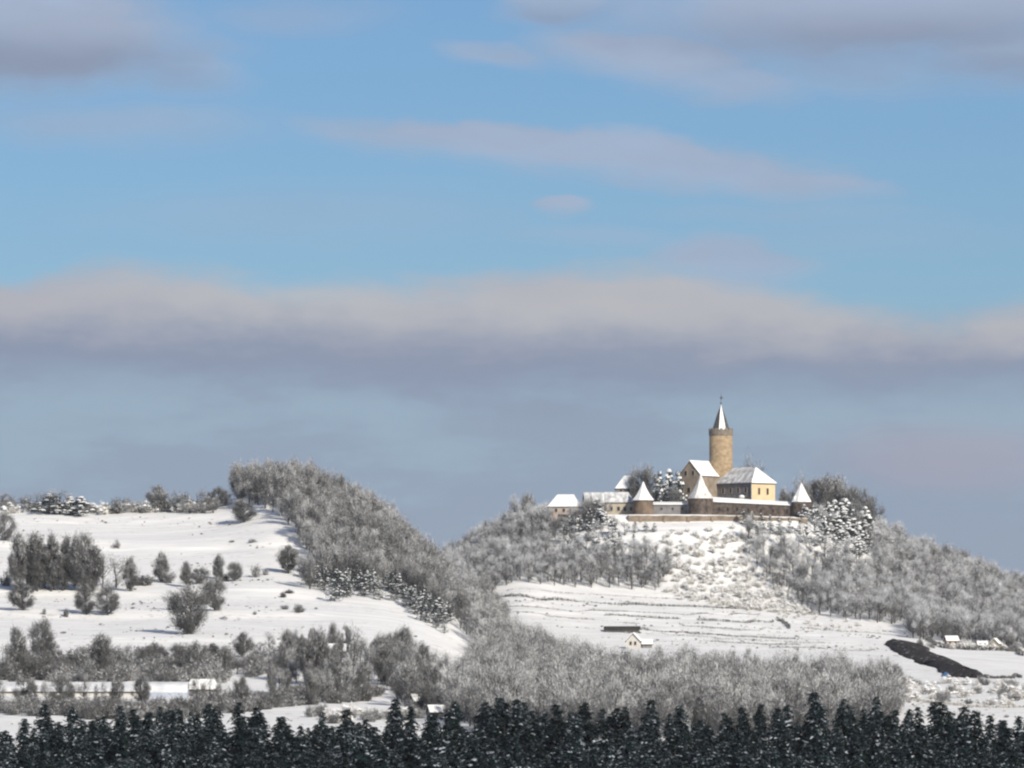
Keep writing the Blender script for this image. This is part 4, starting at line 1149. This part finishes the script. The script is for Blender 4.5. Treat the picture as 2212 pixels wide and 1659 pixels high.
GL = 'isolated trees on the left hill'
for a in [
    ('tall_tree', 130, 995, 622, 50, 'leftmost tall slender tree of the grove on the left hill', 'tree'),
    ('tall_tree', 222, 985, 618, 58, 'tall forked tree second from left in the grove on the left hill', 'tree'),
    ('tall_tree', 345, 990, 612, 55, 'tall slender tree in the middle of the grove on the left hill', 'tree'),
    ('tall_tree', 432, 975, 640, 32, 'thinnest tall tree in the grove on the left hill', 'tree'),
    ('dark_round_tree', 545, 990, 612, 85, 'broadest round topped tree of the grove on the left hill', 'tree'),
    ('tall_tree', 620, 985, 690, 60, 'tall dark tree at the right shoulder of the grove on the left hill', 'tree'),
    ('frosted_tree', 690, 980, 760, 65, 'lower frosted tree just right of the tall grove', 'tree'),
    ('frosted_tree', 780, 965, 752, 75, 'open crowned frosted tree right of the tall grove', 'tree'),
    ('pointed_tree', 880, 985, 772, 55, 'pale pointed tree leaning at the right end of the grove', 'tree'),
    ('dark_shrub', 960, 945, 870, 60, 'low dark bush right of the grove', 'bush'),
    ('dark_round_tree', 155, 1118, 930, 72, 'round dark tree standing alone below the left end of the grove', 'tree'),
    ('dark_round_tree', 580, 1150, 955, 58, 'left one of two round trees below the middle of the grove', 'tree'),
    ('dark_round_tree', 722, 1145, 960, 82, 'right wider one of two round trees below the grove', 'tree'),
    ('dark_shrub', 447, 1158, 1098, 14, 'tiny upright bush between the round trees on the lower field', 'bush'),
    ('grey_shrub', 298, 1142, 1095, 14, 'tiny pale bush on the lower left field', 'bush'),
    ('dark_round_tree', 35, 645, 462, 62, 'dark tree cut by the left edge of the picture below the crest', 'tree'),
    ('grey_shrub', 40, 950, 850, 38, 'grey bush at the left edge beside the grove', 'bush'),
    ('grey_shrub', 780, 705, 645, 24, 'small bush alone on the upper snow field', 'bush'),
    ('pointed_tree', 1075, 925, 735, 55, 'pale conical tree left of centre on the middle field', 'tree'),
    ('grey_shrub', 1125, 930, 845, 52, 'grey bush leaning on the pale conical tree', 'bush'),
    ('pointed_tree', 1252, 955, 795, 45, 'dark conical tree on the middle field', 'tree'),
    ('dark_round_tree', 1345, 935, 828, 60, 'low round tree right of the dark conical tree', 'tree'),
    ('pointed_tree', 1460, 905, 735, 40, 'slim pointed tree above the big round tree', 'tree'),
    ('dark_shrub', 1500, 918, 865, 48, 'dark bush at the foot of the slim pointed tree', 'bush'),
    ('dark_round_tree', 1572, 918, 795, 50, 'compact dark egg shaped tree on the middle field', 'tree'),
    ('grey_shrub', 1712, 892, 798, 34, 'ragged grey bush on the middle field near the knob', 'bush'),
    ('grey_shrub', 1778, 878, 828, 22, 'faint little bush right of the ragged grey bush', 'bush'),
    ('pointed_tree', 1932, 868, 678, 66, 'ragged tree with a tall dark tip close to the knob', 'tree'),
    ('dark_round_tree', 1440, 1112, 895, 85, 'dark tree behind the right side of the big round tree', 'tree'),
    ('dark_round_tree', 1285, 1272, 965, 130, 'biggest round dark tree standing alone on the left field', 'tree'),
    ('frosted_tree', 1165, 1110, 975, 55, 'thin pale tree behind the left side of the big round tree', 'tree'),
    ('dark_shrub', 1895, 1025, 985, 20, 'small dark bush left of a pair near the pines', 'bush'),
    ('dark_shrub', 1938, 1003, 975, 24, 'small flat bush right of a pair near the pines', 'bush'),
    ('grey_shrub', 1908, 1105, 1070, 28, 'small grey bush on the lower field below the pines', 'bush'),
    ('dark_shrub', 2003, 1128, 1072, 34, 'round dark bush on the lower field below the pines', 'bush'),
    ('dark_round_tree', 1640, 525, 385, 78, 'round bushy tree at the left foot of the wooded knob', 'tree'),
    ('grey_shrub', 1690, 664, 638, 28, 'small olive bush on the terrace edge under the knob', 'bush'),
    ('grey_shrub', 1555, 662, 648, 18, 'tiny bush on the terrace edge left of the olive one', 'bush'),
    ('grey_shrub', 2118, 1104, 1086, 10, 'speck of bush right of the round dark bush', 'bush'),
    ('grey_shrub', 1500, 1172, 1150, 24, 'low flat bush right of the biggest round tree', 'bush'),
    ('grey_shrub', 1708, 1148, 1124, 12, 'speck of bush in the open lower field', 'bush'),
]: tree_px(*a, 3, GL)

for k in range(9):
    tree_px('tall_tree' if k % 3 else 'dark_round_tree', 120 + k * 62 + R.uniform(-15, 15), 975 + R.uniform(-14, 14), 690 + R.uniform(-40, 60), 45, 'lower dark tree filling the gaps of the tall grove on the left hill', 'tree', 3, 'lower trees of the grove on the left hill')
GS = 'frosted bushes along the crest of the left hill'
for k, (X, Yb, Yt, hwid, kd) in enumerate([(10, 425, 335, 45, 'frosted_tree'), (70, 412, 355, 40, 'grey_shrub'), (175, 430, 372, 40, 'snowy_pine'), (255, 440, 335, 70, 'frosted_tree'), (330, 470, 345, 65, 'snowy_pine'), (400, 470, 318, 65, 'frosted_tree'), (470, 478, 368, 45, 'snowy_pine'),
                                      (540, 485, 365, 45, 'snowy_pine'), (600, 455, 400, 35, 'snow_shrub'), (700, 470, 395, 40, 'snow_shrub'), (770, 462, 372, 55, 'grey_shrub'), (835, 415, 358, 32, 'dark_shrub'), (900, 455, 385, 45, 'snow_shrub'), (980, 455, 352, 65, 'frosted_tree'),
                                      (1055, 440, 292, 45, 'dark_round_tree'), (1100, 450, 322, 70, 'frosted_tree'), (1190, 450, 335, 65, 'grey_shrub'), (1260, 455, 372, 45, 'snow_shrub'), (1335, 450, 318, 60, 'frosted_tree'), (1400, 440, 345, 48, 'grey_shrub'), (1455, 412, 300, 45, 'dark_round_tree'), (1500, 415, 350, 40, 'grey_shrub')]):
    tree_px(kd, X, Yb, Yt - 8, hwid * 1.25, 'frosted bush or small tree on the skyline of the left hill', 'bush', 3, GS)
    if k % 2 == 0: tree_px('grey_shrub' if k % 4 else 'frosted_tree', X + 34, Yb - 4, Yb - (Yb - Yt) * .75, hwid * .9, 'frosted bush or small tree on the skyline of the left hill', 'bush', 3, GS)

GH = 'trees of the ragged hedge row above the farm buildings'
for (X, Yb, Yt, hwid, kd, lab) in [
    (130, 540, 212, 70, 'tall_tree', None), (275, 432, 158, 92, 'dark_round_tree', 'large egg shaped tree with a visible stem left above the farm roof'), (362, 432, 300, 55, 'dark_round_tree', None), (30, 540, 345, 60, 'valley_tree', None), (75, 540, 330, 60, 'valley_tree', None),
    (550, 482, 322, 75, 'grey_tree', None), (672, 545, 268, 75, 'tall_tree', 'tall dark tree rising highest above the left farm roof'), (597, 618, 440, 55, 'grey_tree', None), (800, 452, 348, 48, 'grey_tree', None), (882, 442, 328, 50, 'grey_tree', None), (1002, 425, 328, 45, 'dark_round_tree', None),
    (1082, 402, 328, 38, 'grey_tree', None), (1180, 425, 318, 65, 'grey_tree', None), (1312, 512, 308, 85, 'dark_round_tree', None), (1425, 425, 318, 32, 'tall_tree', None), (1512, 515, 338, 62, 'pointed_tree', None), (1627, 405, 238, 68, 'pointed_tree', None),
    (1805, 362, 243, 52, 'grey_tree', None), (1742, 362, 300, 38, 'grey_tree', None), (1900, 562, 288, 62, 'grey_tree', None), (1962, 455, 268, 52, 'tall_tree', None), (2082, 592, 298, 38, 'tall_tree', None), (2152, 592, 238, 58, 'tall_tree', None), (2050, 500, 330, 50, 'grey_tree', None),
    (1700, 520, 390, 60, 'grey_tree', None), (1800, 540, 400, 60, 'grey_tree', None), (1590, 520, 420, 55, 'grey_tree', None), (1400, 520, 390, 50, 'grey_tree', None)]:
    tree_px(kd, X, Yb, Yt, hwid, lab or 'grey bare tree in the ragged row ' + ('above the left part of the farm roof' if X < 620 else 'above the rounded farm hall' if X < 1230 else 'right of the farm roofs'), 'tree', 4, GH)
for (X, Yb, Yt, hwid, kd) in [(195, 925, 640, 50, 'tall_tree'), (275, 920, 580, 52, 'tall_tree'), (365, 725, 530, 45, 'dark_round_tree'), (492, 1005, 588, 78, 'grey_tree'), (442, 1010, 760, 62, 'grey_tree'), (602, 905, 680, 78, 'grey_tree'), (560, 990, 800, 60, 'grey_tree'), (100, 900, 620, 50, 'grey_tree'), (30, 900, 640, 50, 'grey_tree'), (330, 900, 760, 50, 'grey_tree')]:
    tree_px(kd, X, Yb, Yt, hwid, 'grey bare tree in the ragged row around the lone white roofed cabin', 'tree', 5, GH)
for k in range(24):
    X = 20 + k * 62; tree_px(('grey_shrub', 'snow_shrub', 'frosted_tree')[k % 3], X + R.uniform(-20, 20), 452 + R.uniform(-12, 12), 385 + R.uniform(-15, 15), 50, 'low frosted scrub along the crest of the left hill', 'bush', 3, 'low scrub along the crest of the left hill')
# low bushes behind and before the farm roofs
r = random.Random(77)
for (poly, d0, d1, gap, kinds, hr, lab, grp, n_) in [
    ([(0, 688), (90, 690), (130, 684), (170, 686), (215, 684), (260, 676), (330, 668), (330, 660), (250, 662), (170, 656), (60, 662), (0, 670)], 1500, 1700, 3.2, ['grey_shrub', 'dark_shrub', 'grey_shrub'], (2.6, 5.2), 'low grey bush in the thicket behind the farm roofs', 'bushes behind the farm roofs', 110),
    ([(0, 708), (100, 709), (190, 708), (250, 701), (330, 690), (380, 692), (380, 701), (300, 706), (240, 713), (190, 719), (100, 720), (0, 716)], 1370, 1560, 2.1, ['grey_shrub', 'dark_shrub', 'grey_shrub'], (2.0, 3.9), 'grey bush in the overgrown hedge below the farm roofs', 'bushes of the hedge below the farm roofs', 170),
    ([(300, 716), (430, 708), (440, 716), (400, 724), (320, 726)], 1330, 1480, 3.4, ['snow_shrub', 'grey_shrub'], (1.6, 3.0), 'snowy bush on the bank above the spruce tips', 'bushes on the bank above the spruces', 26),
    ([(890, 688), (920, 683), (950, 683), (1060, 690), (1060, 706), (960, 705), (892, 702)], 1430, 1720, 4.5, ['snow_shrub', 'snow_shrub', 'grey_shrub'], (1.4, 2.8), 'frosted bush on the lower right field', 'bushes on the lower right field', 60),
]:
    for (x, y, z) in spread(poly, d0, d1, gap, r, most=n_):
        plant(kinds[r.randrange(len(kinds))], x, y, r.uniform(*hr), lab, 'bush', grp, r.uniform(.9, 1.5), r)
for (x, y, z) in spread([(262, 704), (280, 655), (300, 648), (365, 648), (376, 668), (376, 702), (330, 706)], 1450, 1740, 3.6, random.Random(14), most=55):
    plant('grey_tree' if R.random() < .7 else 'tall_tree', x, y, R.uniform(5.5, 8.5), 'grey tree in the loose wood between farm roofs and dense clump', 'tree', 'trees of the loose wood right of the farm', R.uniform(.7, 1.0))
for u in (4, 22, 30, 48, 58, 72, 82, 94, 104, 118, 139, 150, 196, 205, 222, 240):
    x, d, z = hit(u + R.uniform(-4, 4), 706); plant('dark_round_tree' if R.random() < .4 else 'valley_tree', x, d, R.uniform(5.0, 7.6), 'grey tree standing in the hedge before the long farm roof', 'tree', 'trees before the farm roofs', R.uniform(.8, 1.2))
for (x, d, h) in GARDEN: plant('snow_shrub' if R.random() < .6 else 'grey_shrub', x, d, h, 'snowy garden bush among the small houses under the right wood', 'bush', 'garden bushes among the small houses', 1.0)
x, d, z = hit(920, 648); plant('dark_shrub', x, d, 3.4, 'dark twisted little tree on the upper edge of the earth bank', 'tree', None, .5)
x, d, z = hit(894, 712); plant('tall_tree', x, d, 11, 'dark slender tree at the right end of the grey valley wood', 'tree', None, 1.0)

# ------------------------------------------------------------------ woods
knob = [(232, 494), (240, 503), (262, 507), (280, 516), (301, 543), (318, 570), (309, 590), (336, 602), (393, 603), (417, 620), (444, 636), (474, 648), (492, 662), (505, 640), (482, 600), (440, 550), (400, 525), (370, 510), (330, 488), (285, 470), (240, 480)]
wood(knob, 1760, 2290, 4.4, ['grey_tree'], (7.5, 13), 100, 'bare grey tree in the wood covering the rounded knob', 'tree', 'trees of the wood on the knob', 'knob_wood', 'grey frosted wood covering the rounded knob', 31, (.8, 1.1),
     keep=lambda u, d: not inside([(312, 582), (350, 588), (400, 588), (440, 615), (474, 640), (474, 652), (440, 640), (417, 622), (393, 606), (310, 600)], u, row_of(gz(xcol(u, d), d), d)))
r = random.Random(9)
for (x, y, z) in spread([(312, 578), (345, 576), (385, 584), (410, 590), (436, 612), (452, 628), (444, 635), (417, 619), (393, 603), (336, 603), (310, 592)], 1780, 2020, 3.0, r, most=60):
    plant('knob_pine', x, y, r.uniform(4.0, 7.5), 'dark snow flecked pine at the lower edge of the wooded knob', 'pine', 'pines at the foot of the knob', r.uniform(.9, 1.3), r)

left_wood = [(420, 600), (470, 652), (478, 598), (514, 582), (579, 588), (667, 591), (668, 545), (655, 538), (600, 530), (575, 522), (555, 520), (515, 535), (480, 552), (430, 575)]
wood(left_wood, 2140, 2580, 4.6, ['frosted_tree'], (6.5, 11.5), 60, 'frosted tree in the wood on the left flank of the castle hill', 'tree', 'trees on the left flank of the castle hill', 'left_castle_wood', 'hoar frosted wood on the left flank of the castle hill', 41, (.85, 1.2),
     keep=lambda u, d: not (u > 548 and d > 2384))
right_wood = [(745, 532), (750, 566), (787, 598), (819, 617), (861, 621), (907, 626), (913, 640), (960, 643), (1024, 650), (1150, 664), (1150, 600), (1024, 570), (972, 550), (926, 535), (880, 525), (845, 525), (815, 532), (790, 536)]
wood(right_wood, 2180, 2640, 4.6, ['frosted_tree'], (6.5, 11.5), 70, 'frosted tree in the wood on the right flank of the castle hill', 'tree', 'trees on the right flank of the castle hill', 'right_castle_wood', 'hoar frosted wood on the right flank of the castle hill', 43, (.85, 1.2),
     keep=lambda u, d: not (u < 876 and d > 2408))
valley = [(458, 708), (470, 690), (485, 655), (503, 651), (533, 660), (556, 672), (593, 684), (625, 694), (650, 696), (685, 690), (740, 693), (831, 700), (890, 710), (897, 716), (885, 732), (820, 738), (560, 740), (452, 730)]
wood(valley, 1285, 1990, 4.6, ['valley_tree'], (7.5, 12.5), 90, 'grey frosted tree in the wood filling the valley above the spruces', 'tree', 'trees of the grey valley wood', 'valley_wood', 'grey frosted wood filling the valley above the spruces', 47, (.8, 1.2))
clump = [(374, 690), (378, 668), (385, 660), (414, 668), (438, 684), (450, 698), (455, 716), (430, 718), (400, 706)]
for (x, y, z) in spread(clump, 1400, 1720, 3.6, random.Random(12), most=45):
    plant('dark_round_tree' if R.random() < .5 else 'grey_tree', x, y, R.uniform(7, 10.5), 'dark bare tree in the dense clump left of the grey valley wood', 'tree', 'trees of the clump left of the valley wood', R.uniform(.75, 1.0))

# behind and beside the castle
GB = 'dark bare trees behind the right end of the castle'
for k in range(16):
    u = 787 + k * 5.6 + R.uniform(-1, 1); d = R.uniform(2535, 2560); vt = 479 + (k > 9) * 5 + R.uniform(-3, 5) + (12 if k < 2 or k > 14 else 0)
    x = xcol(u, d); z = gz(x, d); h = zrow(vt, d) - z
    plant('grey_tree' if k % 3 else 'dark_round_tree', x, d, h, 'dark bare tree behind the right end of the castle', 'tree', GB, R.uniform(.6, .9))  # paler frosted kind mixed in to stand for haze
x = xcol(px(1600), 2500); plant('grey_tree', x, 2500, zrow(py_(540), 2500) - gz(x, 2500), 'tree top showing over the roof of the yellow ended hall', 'tree', None, .8)
for (X, Yt, kd, d, lab) in [(835, 568, 'dark_round_tree', 2462, 'dark round tree behind the leftmost castle turret'), (760, 610, 'grey_tree', 2466, 'grey tree between the hip roofed house and the dark round tree'), (920, 620, 'snowy_pine', 2464, 'snow laden pine right of the dark round tree in the castle yard'),
                            (985, 612, 'snowy_pine', 2462, 'snow laden pine in the middle of the castle yard'), (1050, 625, 'snowy_pine', 2458, 'snow laden pine left of the gabled castle house'), (950, 690, 'snowy_pine', 2454, 'small white pine behind the dark grey castle wall'), (1030, 720, 'dark_round_tree', 2452, 'dark bush behind the dark grey castle wall')]:
    x = xcol(px(X), d); z = gz(x, d); plant(kd, x, d, zrow(py_(Yt), d) - z, lab, 'tree', None, .8 if kd != 'snowy_pine' else .62)
for (u, vt, vb, d, kd, lab) in [(528, 494, 520, 2455, 'dark_round_tree', 'dark tree top sticking out left of the castle buildings'), (514, 497, 530, 2450, 'frosted_tree', 'pale tree on the skyline left of the castle buildings'), (486, 522, 556, 2452, 'dark_round_tree', 'dark crowned tree on the skyline of the left flank')]:
    x = xcol(u, d); z = gz(x, d); plant(kd, x, d, max(5, zrow(vt, d) - z), lab, 'tree', None, .7)
# snow laden pines round the castle foot
r = random.Random(21)
GP = 'snow laden trees below the castle walls'
for (u, d, h) in [(574, 2431, 8), (582, 2430, 9), (590, 2428, 10), (598, 2428, 9), (606, 2426, 6), (568, 2424, 7), (578, 2420, 7), (588, 2418, 8), (600, 2418, 8), (612, 2420, 6), (562, 2410, 7), (574, 2408, 7), (586, 2406, 8), (598, 2406, 7), (610, 2408, 7), (622, 2410, 6), (634, 2412, 5), (646, 2412, 4.5), (656, 2412, 4),
                  (566, 2396, 7), (580, 2394, 7), (594, 2393, 7), (607, 2395, 6), (620, 2396, 6), (632, 2397, 6), (644, 2398, 5),
                  (804, 2432, 6), (812, 2436, 8), (819, 2442, 9), (826, 2452, 11), (834, 2462, 12), (842, 2470, 13), (849, 2480, 14), (856, 2490, 14), (863, 2496, 13), (871, 2498, 10), (812, 2424, 8), (822, 2428, 8), (830, 2436, 10), (838, 2446, 10), (847, 2458, 11), (856, 2470, 11), (866, 2482, 9), (808, 2414, 7), (818, 2416, 7),
                  (828, 2422, 8), (838, 2430, 8), (848, 2440, 9), (858, 2452, 9), (868, 2464, 9), (832, 2412, 7), (844, 2420, 8), (856, 2432, 8), (866, 2444, 8), (898, 2494, 9), (905, 2498, 7)]:
    x = xcol(u + r.uniform(-3, 3), d); plant(r.choice(('knob_pine', 'snowy_pine', 'frosted_tree')) if u < 700 else r.choice(('snowy_pine', 'snowy_pine', 'frosted_tree')), x, d, h * r.uniform(.9, 1.1), 'snow laden tree on the slope under the right end of the castle' if u > 700 else 'snow laden tree on the slope under the gatehouse', 'tree', GP if u > 700 else 'snow laden trees under the gatehouse', r.uniform(.8, 1.25), r)
for (u, d, h) in [(744, 2424, 6.5), (752, 2421, 7), (761, 2420, 7), (770, 2418, 7.5), (780, 2418, 7), (790, 2420, 6), (800, 2420, 6), (748, 2410, 6), (758, 2408, 7)]:
    x = xcol(u, d); plant('knob_pine', x, d, h, 'dark bluish pine at the right edge of the open slope under the castle wall', 'pine', 'dark pines at the edge of the open slope', r.uniform(.7, 1.0), r)
for (u, d, h) in [(543, 2430, 6), (549, 2432, 5), (556, 2431, 5), (562, 2432, 4.5), (569, 2431, 4), (576, 2430, 5), (546, 2422, 6), (555, 2420, 6), (566, 2420, 5), (540, 2440, 7), (580, 2434, 5.5), (586, 2435, 6), (592, 2436, 6), (599, 2436, 5), (606, 2435, 4.5), (573, 2434, 5), (534, 2446, 9), (527, 2446, 8), (520, 2440, 8)]:
    x = xcol(u, d); plant('frosted_tree', x, d, h + 2, 'frosted tree close below the westernmost castle houses', 'tree', 'frosted trees below the western castle houses', r.uniform(.8, 1.1), r)
# scrub on the open slope
slope = [(664, 532), (741, 527), (749, 566), (787, 598), (819, 616), (800, 622), (720, 606), (664, 598)]
r = random.Random(23)
for (x, y, z) in spread(slope, 2310, 2426, 1.8, r, most=290):
    plant('snow_shrub', x, y, r.uniform(1.3, 2.9), 'snow covered bush on the steep open slope below the castle', 'bush', 'bushes on the open slope below the castle', r.uniform(.7, 1.2), r)
for (x, y, z) in spread([(790, 600), (820, 618), (862, 624), (850, 634), (800, 628), (770, 614)], 2200, 2360, 4.0, r, most=30):
    plant('snow_shrub', x, y, r.uniform(.9, 1.8), 'snowy bush at the foot of the right wood above the terraces', 'bush', 'bushes at the foot of the right wood', r.uniform(.8, 1.2), r)

# dry grass and weeds poking through the snow
r = random.Random(61); tufts = []
for (poly, d0, d1, cnt) in [([(0, 512), (235, 512), (300, 560), (310, 605), (440, 645), (380, 650), (0, 640)], 1700, 2200, 520), ([(490, 590), (660, 598), (800, 622), (900, 632), (890, 660), (860, 656), (620, 640), (490, 610)], 1950, 2330, 620), ([(900, 690), (1024, 690), (1024, 735), (890, 735)], 1290, 1650, 260), ([(0, 715), (300, 712), (430, 712), (430, 735), (0, 735)], 1290, 1420, 120)]:
    cen = spread(poly, d0, d1, 5.0, r, most=cnt // 6)
    for (x, y, z) in cen:
        for _ in range(r.randrange(2, 10)):
            a, b_ = x + r.gauss(0, 4.5), y + r.gauss(0, 3.5); tufts.append((a, b_, gz(a, b_) - .05, r.uniform(0, 6.28), r.uniform(.10, .30), r.uniform(.8, 1.8)))
scatter('dry_grass', ['grey_shrub', 'snow_shrub'], tufts, 'tufts of dry grass and weeds poking through the snow on the fields', 'grass')

# ------------------------------------------------------------------ dark spruces along the front
r = random.Random(51)
n = 0
far_side = []
for d in (1188, 1176, 1160, 1144, 1126, 1106, 1086):
    half = 0.0812 * d
    x = -half - 14 + r.uniform(0, 3)
    while x < half + 14:
        xx_, yy = x + r.uniform(-1.2, 1.2), d + r.uniform(-8, 8)
        h = r.uniform(8.4, 12.8) + (2.4 if r.random() < .12 else 0)
        if d > 1155: h += 1.0 * math.sin(xx_ / 11 + 1) + (1.8 if -25 < xx_ < 85 else -.2)
        if abs(xx_) < half + 3 and n < 300:
            plant('spruce', xx_, yy, h, 'dark snow flecked spruce in the %s of the front forest, %s' % ('rear rank' if d > 1155 else 'middle ranks' if d > 1115 else 'nearest ranks', 'left third' if xx_ < -.027 * d else 'right third' if xx_ > .027 * d else 'middle third'), 'spruce', 'spruces of the forest along the front', r.uniform(.9, 1.3), r); n += 1
        else: far_side.append((xx_, yy, gz(xx_, yy) - .1, r.uniform(0, 6.28), h / 13, r.uniform(.9, 1.3)))
        x += r.uniform(2.4, 5.4)
for d in (1176, 1156, 1136, 1116, 1096, 1076):
    for _ in range(64):
        xx_, yy = r.uniform(-100, 100), d + r.uniform(-8, 8); far_side.append((xx_, yy, gz(xx_, yy) - .1, r.uniform(0, 6.28), r.uniform(.55, .8), 1.5))
for d in (1046, 1022, 995):
    for _ in range(60):
        xx_ = r.uniform(-110, 110); far_side.append((xx_, d + r.uniform(-10, 10), gz(xx_, d) - .1, r.uniform(0, 6.28), r.uniform(.8, 1.05), 1.1))
scatter('spruce_forest', ['spruce'], far_side, 'undergrowth and far ranks of the dark spruce forest along the front', 'forest')
print('spruces', n, 'counts', COUNT)

# ------------------------------------------------------------------ thin winter haze
q = MB(); q.box(-3600, 3600, -500, 7100, -140, 130); hz = q.data('haze', [])
m = bpy.data.materials.new('thin_haze'); m.use_nodes = True
t = m.node_tree; t.nodes.clear()
pv = t.nodes.new('ShaderNodeVolumePrincipled'); pv.inputs['Color'].default_value = (.86, .91, 1.0, 1); pv.inputs['Density'].default_value = 0.000018; pv.inputs['Anisotropy'].default_value = 0.0
om = t.nodes.new('ShaderNodeOutputMaterial'); t.links.new(pv.outputs[0], om.inputs['Volume'])
hz.materials.append(m)
tag(link('haze', hz), 'thin cold haze over the hills', None, None, 'stuff')
